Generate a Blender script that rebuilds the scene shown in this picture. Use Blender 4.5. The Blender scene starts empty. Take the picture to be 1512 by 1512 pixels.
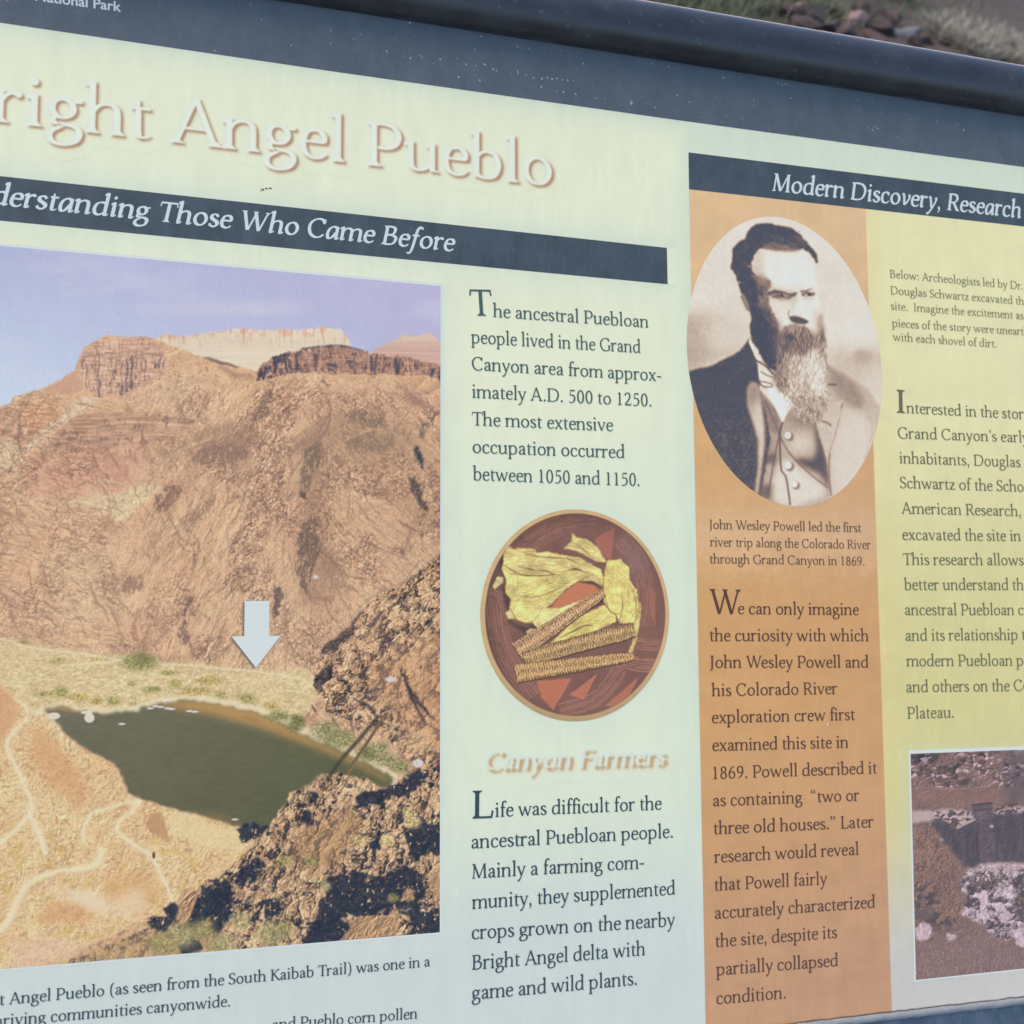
# Close view of a weathered interpretive panel beside a trail, built in metres.
import bpy, bmesh, math, random
import numpy as np
from mathutils import Matrix, Vector

scene = bpy.context.scene
# ------------------------------------------------------------------ camera
TILT = math.radians(45)                    # slope of the panel
DIST = 0.80                                # camera to panel plane
FPX, CPX = 1900.0, 756.0                   # focal length and centre, in photo pixels (1512 wide)
def _rot(y, p, r):
    cy, sy, cp, sp, cr, sr = math.cos(y), math.sin(y), math.cos(p), math.sin(p), math.cos(r), math.sin(r)
    return (np.array([[cr, -sr, 0], [sr, cr, 0], [0, 0, 1]]) @ np.array([[1, 0, 0], [0, cp, -sp], [0, sp, cp]]) @ np.array([[cy, 0, sy], [0, 1, 0], [-sy, 0, cy]]))
VIEW = _rot(-0.332176, -0.098290, -0.004940)                      # panel axes seen by the camera
ct, st_ = math.cos(TILT), math.sin(TILT)
PANEL = Matrix(((1, 0, 0, 0), (0, ct, -st_, 0), (0, st_, ct, 0.93), (0, 0, 0, 1)))   # panel frame: X right, Y up the slope, Z out
def pan(px, py):
    """photo pixels -> metres on the panel face"""
    d = np.stack([(np.asarray(px, float)-CPX)/FPX, (np.asarray(py, float)-CPX)/FPX, np.ones_like(np.asarray(px, float))], -1)
    q = d @ VIEW
    return q[..., 0]/q[..., 2]*DIST, -q[..., 1]/q[..., 2]*DIST
def pix(x, y):
    """metres on the panel face -> photo pixels"""
    q = np.stack([np.asarray(x, float), -np.asarray(y, float), np.full(np.shape(x), DIST)], -1) @ VIEW.T
    return q[..., 0]/q[..., 2]*FPX+CPX, q[..., 1]/q[..., 2]*FPX+CPX
_fl = np.diag([1.0, -1.0, -1.0])
_c = _fl @ VIEW.T @ _fl                    # columns: camera right, up, back in the panel frame
CAMW = PANEL @ Matrix(((_c[0, 0], _c[0, 1], _c[0, 2], 0), (_c[1, 0], _c[1, 1], _c[1, 2], 0), (_c[2, 0], _c[2, 1], _c[2, 2], DIST), (0, 0, 0, 1)))
cd = bpy.data.cameras.new('camera'); cam = bpy.data.objects.new('camera', cd); scene.collection.objects.link(cam)
cam.matrix_world = CAMW
cd.sensor_width = 36.0; cd.lens = 36.0*FPX/1512.0; cd.clip_start = .02; cd.clip_end = 2000
cd.dof.use_dof = True; cd.dof.focus_distance = .85; cd.dof.aperture_fstop = 12
scene.camera = cam
def ground_at(px, py, z=0.0):
    """the point of the ground seen at a photo pixel"""
    d = CAMW.to_3x3() @ Vector(((px-CPX)/FPX, -(py-CPX)/FPX, -1)); o = CAMW.translation
    return o+d*((z-o.z)/d.z)
# ------------------------------------------------------------------ sky and sun: open shade under a bright sky
w = bpy.data.worlds.new('World'); scene.world = w; w.use_nodes = True
nt = w.node_tree; sky = nt.nodes.new('ShaderNodeTexSky'); sky.sky_type = 'NISHITA'; sky.sun_disc = False
SUN_EL, SUN_AZ = math.radians(52), math.radians(-62)      # azimuth from +Y towards +X
sky.sun_elevation = SUN_EL; sky.sun_rotation = SUN_AZ; sky.altitude = 800; sky.dust_density = 2.0
nt.links.new(sky.outputs[0], nt.nodes['Background'].inputs[0]); nt.nodes['Background'].inputs[1].default_value = .15
sl = bpy.data.lights.new('sun', 'SUN'); sl.energy = 1.5; sl.angle = math.radians(25); sl.color = (1, .86, .70)
sun = bpy.data.objects.new('sun', sl); scene.collection.objects.link(sun)
sd = Vector((math.sin(SUN_AZ)*math.cos(SUN_EL), math.cos(SUN_AZ)*math.cos(SUN_EL), math.sin(SUN_EL)))
sun.rotation_euler = (-sd).to_track_quat('-Z', 'Y').to_euler()
vs = scene.view_settings; scene.display_settings.display_device = 'sRGB'
vs.view_transform = 'Standard'; vs.look = 'None'; vs.gamma = 1; vs.use_curve_mapping = False; vs.exposure = 0.97
# ------------------------------------------------------------------ painting helpers (numpy only)
_rs = np.random.RandomState(11)
_TAB = _rs.rand(8, 256, 256).astype(np.float32)
def vn(x, y, seed=0):
    t = _TAB[seed % 8]; ox = (seed*37) % 256; oy = (seed*91) % 256
    xi = np.floor(x).astype(np.int32); yi = np.floor(y).astype(np.int32)
    fx = (x-xi).astype(np.float32); fy = (y-yi).astype(np.float32)
    fx = fx*fx*(3-2*fx); fy = fy*fy*(3-2*fy)
    x0 = (xi+ox) & 255; x1 = (x0+1) & 255; y0 = (yi+oy) & 255; y1 = (y0+1) & 255
    return (t[y0, x0]*(1-fx)+t[y0, x1]*fx)*(1-fy)+(t[y1, x0]*(1-fx)+t[y1, x1]*fx)*fy
def fbm(x, y, seed=0, octv=4, gain=.55):
    s = 0; a = 1; n = 0
    for k in range(octv):
        s = s+a*vn(x*2**k, y*2**k, seed+k*3); n += a; a *= gain
    return s/n
def rfbm(x, y, seed=0, octv=4, gain=.55):
    s = 0; a = 1; n = 0
    for k in range(octv):
        s = s+a*(1-np.abs(2*vn(x*2**k, y*2**k, seed+k*3)-1)); n += a; a *= gain
    return s/n
def ss(a, b, x):
    t = np.clip((x-a)/(b-a), 0, 1); return t*t*(3-2*t)
def fill(mask, poly, x0, y0, sc):
    """max-union an antialiased polygon (given in photo px) into mask; pixel i,j samples x0+(i+.5)/sc"""
    p = (np.asarray(poly, float)-[x0, y0])*sc
    H, W = mask.shape
    ya = max(0, int(p[:, 1].min())-1); yb = min(H, int(p[:, 1].max())+2)
    xa = max(0, int(p[:, 0].min())-1); xb = min(W, int(p[:, 0].max())+2)
    if ya >= yb or xa >= xb: return
    SS = 4
    acc = np.zeros((yb-ya, xb-xa+1), np.float32)
    q = np.roll(p, -1, 0)
    for sub in range(SS):
        yy = np.arange(ya, yb)+(sub+.5)/SS
        for r, y in enumerate(yy):
            c = (p[:, 1] <= y) != (q[:, 1] <= y)
            if not c.any(): continue
            xs = np.sort(p[c, 0]+(y-p[c, 1])/(q[c, 1]-p[c, 1])*(q[c, 0]-p[c, 0]))-xa
            for a, b in zip(xs[::2], xs[1::2]):
                a = max(a, 0); b = min(b, xb-xa)
                if b <= a: continue
                ia, ib = int(a), int(b)
                if ia == ib: acc[r, ia] += (b-a)/SS
                else:
                    acc[r, ia] += (ia+1-a)/SS; acc[r, ia+1:ib] += 1/SS; acc[r, ib] += (b-ib)/SS
    np.maximum(mask[ya:yb, xa:xb], np.clip(acc[:, :xb-xa], 0, 1), out=mask[ya:yb, xa:xb])
def blur(a, s):
    """three box blurs of fractional width, about a gaussian of sigma s (samples)"""
    w = math.sqrt(4*s*s+1); r = int((w-1)/2); e = (w-1)/2-r
    for ax in (0, 1):
        for _ in range(3):
            n = a.shape[ax]; pad = [(0, 0)]*a.ndim; pad[ax] = (r+1, r+1)
            p = np.pad(a, pad, mode='edge')
            def cut(i): return p[(slice(None),)*ax+(slice(i, i+n),)]
            if r == 0: t = cut(1)+e*(cut(0)+cut(2))
            else:
                c = np.cumsum(p, axis=ax, dtype=np.float64)
                def cc(i): return c[(slice(None),)*ax+(slice(i, i+n),)]
                t = cc(2*r+1)-cc(0)+e*(cut(0)+cut(2*r+2))
            a = (t/w).astype(np.float32)
    return a
class Canvas:
    def __init__(s, x0, y0, x1, y1, sc):
        s.x0, s.y0, s.sc = x0, y0, sc
        s.W = int(round((x1-x0)*sc)); s.H = int(round((y1-y0)*sc))
        s.X, s.Y = np.meshgrid(x0+(np.arange(s.W, dtype=np.float32)+.5)/sc, y0+(np.arange(s.H, dtype=np.float32)+.5)/sc)
        s.img = np.zeros((s.H, s.W, 3), np.float32)
    def box(s, xa, ya, xb, yb, pad):
        i0 = int(max(0, min(s.H, (ya-pad-s.y0)*s.sc))); i1 = int(max(0, min(s.H, (yb+pad-s.y0)*s.sc+1)))
        j0 = int(max(0, min(s.W, (xa-pad-s.x0)*s.sc))); j1 = int(max(0, min(s.W, (xb+pad-s.x0)*s.sc+1)))
        return slice(i0, i1), slice(j0, j1)
    def mask(s, poly, soft=0, rough=0, cell=8, seed=0):
        m = np.zeros((s.H, s.W), np.float32)
        p = np.asarray(poly, float)
        b = s.box(p[:, 0].min(), p[:, 1].min(), p[:, 0].max(), p[:, 1].max(), soft*4+rough*1.5+3)
        x, y = s.X[b], s.Y[b]
        if x.size == 0: return m
        fill(m, poly, s.x0, s.y0, s.sc)
        q = m[b]
        if rough:
            dx = (fbm(x/cell, y/cell, seed+1, 4, .65)-.5)*2*rough*s.sc; dy = (fbm(x/cell, y/cell, seed+5, 4, .65)-.5)*2*rough*s.sc
            H, W = q.shape
            i = np.clip(np.arange(H)[:, None]+dy, 0, H-1).astype(int); j = np.clip(np.arange(W)[None]+dx, 0, W-1).astype(int)
            q = q[i, j]
        m[b] = blur(q, soft*s.sc) if soft else q
        return m
    def line(s, pts, w, soft=0, wob=0, seed=0, smooth=True):
        p = catmull(pts, 8) if smooth and len(pts) > 2 else np.array(pts, float)
        if np.ndim(w): ws = np.interp(np.linspace(0, 1, len(p)), np.linspace(0, 1, len(w)), w)
        else: ws = np.full(len(p), float(w))
        if wob: p = p+(np.random.RandomState(seed).rand(*p.shape)-.5)*2*wob
        d = np.gradient(p, axis=0); d /= np.maximum(np.hypot(d[:, 0], d[:, 1]), 1e-6)[:, None]
        n = np.stack([-d[:, 1], d[:, 0]], 1)*ws[:, None]/2
        m = np.zeros((s.H, s.W), np.float32)
        for k in range(len(p)-1):
            fill(m, [p[k]+n[k], p[k+1]+n[k+1], p[k+1]-n[k+1], p[k]-n[k]], s.x0, s.y0, s.sc)
        b = s.box(p[:, 0].min(), p[:, 1].min(), p[:, 0].max(), p[:, 1].max(), soft*4+ws.max()+3)
        if soft and m[b].size: m[b] = blur(m[b], soft*s.sc)
        return m
    def ell(s, cx, cy, rx, ry, soft=.5, ang=0):
        m = np.zeros((s.H, s.W), np.float32); R = max(rx, ry)+soft
        b = s.box(cx-R, cy-R, cx+R, cy+R, 2)
        c, q = math.cos(ang), math.sin(ang); dx = s.X[b]-cx; dy = s.Y[b]-cy
        r = np.sqrt(((dx*c+dy*q)/rx)**2+((dy*c-dx*q)/ry)**2)
        m[b] = 1-ss(1-soft/min(rx, ry), 1+soft/min(rx, ry), r)
        return m
    def bb(s, m):
        r = np.flatnonzero(m.any(1)); c = np.flatnonzero(m.any(0))
        if len(r) == 0: return slice(0, 0), slice(0, 0)
        return slice(r[0], r[-1]+1), slice(c[0], c[-1]+1)
    def put(s, m, col, a=1.0):
        b = s.bb(m); k = (m[b]*a)[..., None]
        c = np.asarray(col, np.float32)
        c = c/255.0 if c.ndim == 1 else c[b]
        s.img[b] = s.img[b]*(1-k)+c*k
    def mul(s, f, m=None):
        f = np.asarray(f, np.float32)
        if m is not None: f = 1+(f-1)*m
        s.img = s.img*f[..., None]
def relief(X, Y, cell, ang=0, stretch=1.0, seed=0, octv=5, warp=.6, light=(-.7, -.7)):
    """light and dark of a rough rock face: slope of a warped ridged field, about -1..1"""
    c, q = math.cos(ang), math.sin(ang)
    u = (X*c+Y*q)/(cell*stretch); v = (Y*c-X*q)/cell
    w1 = fbm(u*.7, v*.7, seed+40, 3)-.5; w2 = fbm(u*.7, v*.7, seed+47, 3)-.5
    h = rfbm(u+w1*warp*2, v+w2*warp*2, seed, octv, .74)
    gy, gx = np.gradient(h.astype(np.float32))
    d = (gx*light[0]+gy*light[1])
    return np.clip(d/(d.std()*2.2+1e-6), -1.6, 1.6), h
def shards(X, Y, cell, seed=0, ang=0, stretch=1.0, light=(-.75, -.65)):
    """broken stone: random cells, each a tilted facet; returns tone 0..1 and the dark joints between"""
    c, q = math.cos(ang), math.sin(ang)
    u = (X*c+Y*q)/(cell*stretch); v = (Y*c-X*q)/cell
    w = 1.1; u = u+w*(fbm(X/cell*.8, Y/cell*.8, seed+2, 3)-.5); v = v+w*(fbm(X/cell*.8, Y/cell*.8, seed+6, 3)-.5)
    iu = np.floor(u).astype(np.int32); iv = np.floor(v).astype(np.int32)
    f1 = np.full(X.shape, 9., np.float32); f2 = f1.copy(); tone = np.zeros(X.shape, np.float32)
    T = _TAB[seed % 8]
    for a in (-1, 0, 1):
        for b in (-1, 0, 1):
            ci = (iu+a) & 255; cj = (iv+b) & 255
            r1 = T[cj, ci]; r2 = T[ci, (cj+57) & 255]; r3 = T[(cj+31) & 255, (ci+101) & 255]; r4 = T[(ci+77) & 255, (cj+13) & 255]
            du = u-(iu+a+r1); dv = v-(iv+b+r2); d = np.sqrt(du*du+dv*dv)
            t = np.clip(.5+.62*(r3-.5)+(du*(light[0]+.9*(r4-.5))+dv*(light[1]+.9*(r1-.5)))*.55, 0, 1)
            near = d < f1
            f2 = np.where(near, f1, np.minimum(f2, d)); tone = np.where(near, t, tone); f1 = np.where(near, d, f1)
    return tone, 1-ss(.02, .16, f2-f1)
def sharpen(img, s, k): return np.clip(img+k*(img-blur(img, s)), 0, 1)
# ------------------------------------------------------------------ lettering
# A broad-pen serif face drawn as strokes: every stroke is a strip of left/right point pairs.
def catmull(pts, n=7, closed=False):
    p = np.array(pts, float)
    if closed:
        p = np.vstack([p[-1], p, p[0], p[1]])
    else:
        p = np.vstack([2*p[0]-p[1], p, 2*p[-1]-p[-2]])
    out = []
    for i in range(1, len(p)-2):
        a, b, c, d = p[i-1], p[i], p[i+1], p[i+2]
        for t in np.linspace(0, 1, n, endpoint=False):
            out.append(.5*((2*b)+(-a+c)*t+(2*a-5*b+4*c-d)*t*t+(-a+3*b-3*c+d)*t**3))
    out.append(p[-2])
    return np.array(out)

class Pen:
    def __init__(s, a=43, b=20, tilt=12, ital=False):
        s.a, s.b, s.t, s.ital = a, b, math.radians(tilt), ital
    def strip(s, path, w=None, taper=None, closed=False):
        d = np.gradient(path, axis=0)
        if closed:
            d[0] = d[-1] = path[1]-path[-2]
        d /= np.maximum(np.hypot(d[:, 0], d[:, 1]), 1e-9)[:, None]
        n = np.stack([-d[:, 1], d[:, 0]], 1)
        if w is None:
            e1 = n[:, 0]*math.cos(s.t)+n[:, 1]*math.sin(s.t)
            e2 = -n[:, 0]*math.sin(s.t)+n[:, 1]*math.cos(s.t)
            h = np.sqrt((s.a*e1)**2+(s.b*e2)**2)
        else:
            h = np.full(len(path), w/2.0)
        if taper is not None:
            h = h*np.interp(np.linspace(0, 1, len(path)), np.linspace(0, 1, len(taper)), taper)
        return np.stack([path+n*h[:, None], path-n*h[:, None]], 1)

def glyphs(pen):
    A, B = pen.a, pen.b
    it = pen.ital
    def L(x0, y0, x1, y1, w=None, taper=None):
        return pen.strip(np.array([(x0, y0), ((x0+x1)/2, (y0+y1)/2), (x1, y1)], float), w, taper)
    def C(pts, w=None, taper=None, closed=False):
        return pen.strip(catmull(pts, 7, closed), w, taper, closed)
    def thick(x0, y0, x1, y1): return L(x0, y0, x1, y1, 2*A*.97)
    def thin(x0, y0, x1, y1): return L(x0, y0, x1, y1, 2*B*1.1)
    def dot(x, y, r):
        a = np.linspace(-math.pi/2, math.pi/2, 9)
        return np.stack([np.stack([x-r*np.cos(a), y+r*np.sin(a)], 1), np.stack([x+r*np.cos(a), y+r*np.sin(a)], 1)], 1)
    def slab(x, y, w, up=1, h=26, stem=None):
        st = stem or A
        rows = [(y, w), (y+up*h*.75, w*.98), (y+up*(h+12), (w+st)/2-6), (y+up*(h+48), st*.9)]
        return np.array([[(x-q, yy), (x+q, yy)] for yy, q in rows], float)
    def foot(x, w=92, y=0):
        if it:
            return C([(x, y+75), (x+8, y+25), (x+55, y+18), (x+105, y+70)], None, [1, 1, .7, .45])
        return slab(x, y, w)
    def cfoot(x, w=108, y=0, st=None): return slab(x, y, w, 1, 26, st)
    def ctop(x, w=108, y=650, st=None): return slab(x, y, w, -1, 26, st)
    def head(x, y):
        if it:
            return C([(x-95, y-75), (x-55, y-25), (x-10, y-5), (x+A*.6, y-20)], None, [.5, .9, 1, 1])
        return np.array([[(x-A-66, y-42), (x-A-64, y-62)], [(x-A-20, y-20), (x-A-16, y-72)], [(x-A+4, y-8), (x-A+2, y-100)], [(x+A, y+8), (x+A, y-60)]], float)
    def stem(x, y0, y1): return L(x, y0, x, y1, 2*A)
    def thead(x, y, w=80): return slab(x, y, w, -1, 20, 30)
    def oval(cx, cy, rx, ry):
        a = np.linspace(0, 2*math.pi, 37)
        return pen.strip(np.stack([cx+rx*np.cos(a), cy+ry*np.sin(a)], 1), None, None, True)
    def tick(x): return L(x, 34, x+92, 14, 34, [1.3, .6])
    def arch(x0, x1): return [C([(x0, 300), (x0+55, 372), (x0+135, 413), (x1-75, 412), (x1-14, 360), (x1, 270)]), stem(x1, 0, 280), foot(x1)]
    G = {}
    if it:
        G['a'] = (480, [C([(372, 375), (300, 418), (215, 415), (115, 330), (72, 180), (100, 50), (165, 15), (250, 70), (340, 220)]), stem(378, 60, 430), foot(378)])
        G['f'] = (330, [C([(-40, -200), (35, -215), (95, -150), (130, 0), (165, 300), (190, 560), (240, 680), (310, 705), (380, 680)], 2*A*.9, [.5, .7, .95, 1, 1, .9, .6]), dot(365, 670, 34), thin(50, 415, 310, 415)])
        G['v'] = (440, [C([(40, 400), (105, 420), (140, 300), (180, 15)], 2*A*.9, [.5, 1, 1, .9]), C([(180, 15), (310, 160), (385, 320), (360, 425)], 2*B*1.3, [1, 1, 1.6])])
        G['y'] = (450, [C([(40, 400), (105, 420), (150, 300), (205, 20)], 2*A*.9, [.5, 1, 1, .9]), C([(375, 425), (390, 320), (300, 120), (190, -60), (90, -190), (0, -205)], 2*B*1.3, [1.7, 1, 1, 1, 1.4])])
    else:
        G['a'] = (439, [stem(322, 90, 310), C([(322, 100), (332, 35), (372, 14), (428, 40)], None, [1, .9, .7, .5]),
                        C([(88, 335), (140, 398), (205, 418), (285, 395), (322, 300)]), dot(100, 335, 40),
                        C([(322, 255), (240, 235), (135, 190), (84, 112), (115, 40), (175, 20), (255, 55), (322, 115)])])
        G['f'] = (300, [stem(140, 0, 520), C([(140, 500), (155, 620), (205, 695), (280, 705), (330, 680)]), dot(312, 668, 38), thin(45, 418, 285, 418), foot(140, 100)])
        G['v'] = (474, [thick(75, 420, 238, 8), thin(400, 425, 250, 8), thead(75, 440, 88), thead(395, 440, 72)])
        G['y'] = (460, [thick(75, 420, 242, 20), C([(398, 425), (330, 240), (238, 20), (165, -140), (100, -205), (40, -205)], 2*B*1.25, [1, 1, 1, 1.1, 1.7]), thead(75, 440, 88), thead(393, 440, 72)])
    G['b'] = (512, [stem(105, 15, 715), head(105, 720), C([(112, 335), (190, 400), (280, 417), (385, 370), (432, 222), (385, 70), (275, 14), (175, 22), (105, 62)])])
    G['c'] = (423, [C([(365, 345), (310, 402), (235, 418), (120, 370), (75, 212), (118, 65), (235, 16), (325, 38), (395, 98)], None, [.9, 1, 1, 1, 1, 1, 1, .9, .6]), dot(352, 345, 40)])
    G['d'] = (528, [stem(412, 10, 715), head(412, 720), (foot(412) if it else tick(412)), C([(408, 375), (335, 412), (250, 415), (130, 362), (76, 205), (118, 62), (222, 16), (320, 48), (408, 112)])])
    G['e'] = (424, [thin(88, 250, 372, 250), C([(366, 245), (362, 335), (310, 402), (235, 418), (130, 378), (76, 222), (112, 76), (225, 14), (320, 34), (392, 92)], None, [.8, 1, 1, 1, 1, 1, 1, 1, .9, .6])])
    G['g'] = (467, [oval(208, 288, 128, 128), L(300, 385, 440, 405, 46, [.7, 1.2]), C([(130, 190), (92, 130), (112, 84), (200, 68), (320, 60), (398, 15), (412, -70), (355, -165), (215, -210), (95, -180), (52, -105), (88, -30), (165, 25), (190, 66)])])
    G['h'] = (531, [stem(98, 0, 715), head(98, 720), foot(98)] + arch(106, 410))
    G['i'] = (268, [stem(134, 0, 430), head(134, 440), foot(134), dot(128, 606, 53)])
    G['j'] = (259, [stem(140, -60, 430), head(140, 440), dot(134, 606, 53), C([(140, -40), (125, -140), (60, -205), (-20, -215)])])
    G['k'] = (492, [stem(98, 0, 715), head(98, 720), foot(98), thin(125, 215, 365, 425), thick(190, 265, 410, 15), slab(420, 0, 78), thead(360, 440, 78)])
    G['l'] = (261, [stem(130, 0, 715), head(130, 720), foot(130)])
    G['m'] = (813, [stem(98, 0, 430), head(98, 440), foot(98)] + arch(106, 405) + arch(413, 712))
    G['n'] = (543, [stem(98, 0, 430), head(98, 440), foot(98)] + arch(106, 415))
    G['o'] = (510, [oval(255, 216, 178, 200)])
    G['p'] = (533, [stem(103, -225, 430), head(103, 440), slab(103, -230, 100), C([(110, 335), (190, 400), (285, 417), (392, 368), (440, 222), (390, 70), (278, 14), (180, 22), (103, 66)])])
    G['r'] = (367, [stem(98, 0, 430), head(98, 440), foot(98, 100), C([(106, 290), (160, 370), (225, 412), (305, 408)], None, [.8, .9, 1.2, 1.5]), dot(312, 398, 42)])
    G['s'] = (364, [C([(298, 345), (245, 405), (180, 420), (105, 390), (85, 322), (125, 262), (210, 215), (285, 160), (298, 92), (245, 28), (170, 14), (88, 45), (62, 110)], None, [.8, .8, 1, 1.1, 1.2, 1.25, 1.2, 1, 1, .8, .7])])
    G['t'] = (312, [L(135, 545, 135, 130, 2*A, [.35, 1, 1]), C([(135, 150), (148, 42), (205, 14), (292, 52)], None, [1, 1, .8, .5]), thin(40, 418, 288, 418)])
    G['u'] = (536, [stem(105, 150, 430), C([(105, 170), (122, 62), (205, 16), (310, 48), (412, 120)]), stem(414, 10, 430), head(105, 440), head(414, 440), (foot(414) if it else tick(414))])
    G['w'] = (722, [thick(70, 420, 222, 8), thin(230, 8, 362, 415), thick(345, 420, 502, 8), thin(510, 8, 648, 425), thead(70, 440, 84), thead(645, 440, 72)])
    G['x'] = (463, [thick(90, 420, 375, 12), thin(370, 425, 85, 10), thead(95, 440, 85), thead(370, 440, 75), slab(85, 0, 75, 1, 20, 25), slab(375, 0, 85, 1, 20, 30)])
    G['z'] = (417, [thin(55, 412, 365, 412), thick(345, 405, 75, 25), thin(50, 18, 370, 18), L(70, 415, 52, 320, 34), L(352, 15, 378, 110, 34)])
    G['A'] = (670, [L(85, 10, 325, 650, 2*B*1.2), thick(322, 655, 570, 10), thin(170, 225, 470, 225), slab(82, 0, 92, 1, 22, 25), slab(575, 0, 105, 1, 24)])
    G['B'] = (588, [stem(135, 0, 650), ctop(125, 98), cfoot(125, 98), C([(135, 628), (270, 632), (390, 600), (425, 505), (370, 385), (250, 345), (150, 345)]), C([(150, 345), (320, 345), (470, 290), (495, 180), (420, 55), (280, 18), (135, 22)])])
    G['C'] = (665, [C([(575, 500), (520, 590), (400, 638), (235, 600), (110, 470), (90, 290), (175, 100), (340, 10), (490, 30), (605, 120)]), L(588, 640, 575, 470, 38)])
    G['D'] = (735, [stem(140, 0, 650), ctop(130, 98), cfoot(130, 98), C([(140, 628), (330, 632), (520, 590), (635, 450), (640, 270), (550, 100), (380, 24), (140, 22)])])
    G['F'] = (500, [stem(140, 0, 650), ctop(135, 98), cfoot(140, 108), thin(140, 628, 455, 628), L(448, 645, 462, 500, 38), thin(140, 338, 400, 338), L(400, 400, 400, 278, 32)])
    G['G'] = (716, [C([(590, 500), (530, 595), (400, 638), (235, 600), (110, 470), (88, 290), (175, 100), (340, 10), (480, 18), (608, 60)]), L(600, 640, 590, 480, 38), stem(608, 50, 265), ctop(608, 100, 290)])
    G['I'] = (338, [stem(169, 0, 650), ctop(169), cfoot(169)])
    G['J'] = (330, [stem(178, 30, 650), ctop(178), C([(178, 60), (165, -40), (110, -110), (20, -150)], None, [1, 1, .8, .4])])
    G['K'] = (622, [stem(140, 0, 650), ctop(140), cfoot(140), thin(165, 325, 500, 635), thick(230, 385, 540, 20), slab(560, 0, 90), thead(505, 650, 90)])
    G['L'] = (520, [stem(140, 0, 650), ctop(140), cfoot(130, 98), thin(140, 22, 470, 22), L(462, 10, 492, 175, 40)])
    G['M'] = (850, [L(150, 10, 175, 640, 2*B*1.2), thick(172, 645, 420, 25), thin(425, 20, 690, 640), L(692, 645, 725, 10, 2*A), slab(150, 0, 85, 1, 22, 25), slab(728, 0, 105), thead(150, 650, 80), thead(705, 650, 85)])
    G['P'] = (558, [stem(140, 0, 650), ctop(132, 98), cfoot(140), C([(140, 628), (290, 634), (430, 590), (490, 470), (445, 335), (320, 275), (190, 285)])])
    G['R'] = (610, [stem(140, 0, 650), ctop(132, 98), cfoot(140), C([(140, 628), (290, 634), (420, 595), (470, 485), (420, 370), (300, 320), (180, 318)]), thick(300, 330, 520, 20), L(515, 30, 610, 10, 44, [1.3, .6])])
    G['S'] = (467, [C([(395, 520), (350, 600), (250, 638), (140, 600), (90, 505), (125, 400), (235, 335), (355, 270), (400, 165), (345, 55), (230, 12), (120, 45), (70, 140)], None, [.7, .8, 1, 1, 1.15, 1.25, 1.15, 1, 1, .8, .7]), L(400, 630, 395, 490, 34), L(62, 10, 66, 150, 34)])
    G['T'] = (620, [stem(310, 0, 630), cfoot(310, 112), thin(60, 628, 560, 628), L(62, 650, 42, 500, 38), L(560, 650, 578, 500, 38)])
    G['U'] = (700, [stem(140, 200, 650), C([(140, 220), (180, 70), (345, 10), (510, 70), (555, 220)]), L(555, 200, 555, 650, 2*B*1.3), ctop(140), ctop(555, 90, 650, 25)])
    G['W'] = (960, [thick(95, 640, 295, 15), thin(305, 15, 485, 610), thick(455, 640, 660, 15), thin(670, 15, 860, 635), thead(95, 650, 95), thead(470, 650, 85), thead(862, 650, 85)])
    G['0'] = (480, [oval(240, 315, 155, 310)])
    G['1'] = (480, [stem(245, 0, 620), slab(245, 0, 118), L(130, 560, 250, 628, 40, [.6, 1.2])])
    G['2'] = (480, [C([(75, 490), (120, 590), (220, 628), (330, 580), (355, 470), (300, 320), (190, 170), (75, 40)]), L(65, 32, 400, 32, 66), L(390, 20, 420, 140, 34)])
    G['5'] = (480, [L(150, 605, 395, 605, 66), L(155, 615, 125, 350, 36), C([(125, 350), (230, 385), (340, 340), (385, 220), (330, 80), (210, 10), (75, 25)])])
    G['6'] = (480, [C([(380, 630), (240, 560), (125, 400), (92, 220), (135, 60), (245, 14), (360, 70), (395, 195), (345, 320), (245, 355), (115, 290)])])
    G['8'] = (480, [oval(240, 480, 120, 140), oval(240, 168, 148, 158)])
    G['9'] = (480, [C([(100, 5), (240, 75), (355, 230), (388, 420), (345, 580), (240, 622), (125, 570), (88, 440), (135, 315), (240, 285), (365, 345)])])
    G['.'] = (228, [dot(114, 46, 56)])
    G[','] = (228, [dot(110, 46, 54), C([(140, 40), (135, -40), (95, -105), (55, -130)], 44, [1.3, 1, .6])])
    G[':'] = (228, [dot(114, 46, 54), dot(114, 370, 54)])
    G['-'] = (330, [L(45, 225, 285, 225, 60)])
    G['('] = (346, [C([(290, 710), (170, 570), (115, 280), (170, -20), (290, -160)], 52, [.6, 1.3, 1.5, 1.3, .6])])
    G[')'] = (346, [C([(56, 710), (176, 570), (231, 280), (176, -20), (56, -160)], 52, [.6, 1.3, 1.5, 1.3, .6])])
    def q(x, s): return [dot(x, 580 if s > 0 else 540, 46), C([(x-s*30, 560 if s > 0 else 560), (x-s*20, 560+s*70), (x+s*20, 560+s*110), (x+s*45, 560+s*125)], 40, [1.2, 1, .5])]
    G['\u201c'] = (420, [dot(115, 535, 48), C([(80, 545), (90, 610), (120, 660), (160, 690)], 42, [1.3, 1, .5]), dot(285, 535, 48), C([(250, 545), (260, 610), (290, 660), (330, 690)], 42, [1.3, 1, .5])])
    G['\u201d'] = (420, [dot(125, 640, 48), C([(160, 630), (150, 565), (120, 515), (80, 485)], 42, [1.3, 1, .5]), dot(295, 640, 48), C([(330, 630), (320, 565), (290, 515), (250, 485)], 42, [1.3, 1, .5])])
    G['\u2019'] = (228, [dot(115, 640, 48), C([(150, 630), (140, 565), (110, 515), (70, 485)], 42, [1.3, 1, .5])])
    G[' '] = (232, [])
    return G

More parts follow.
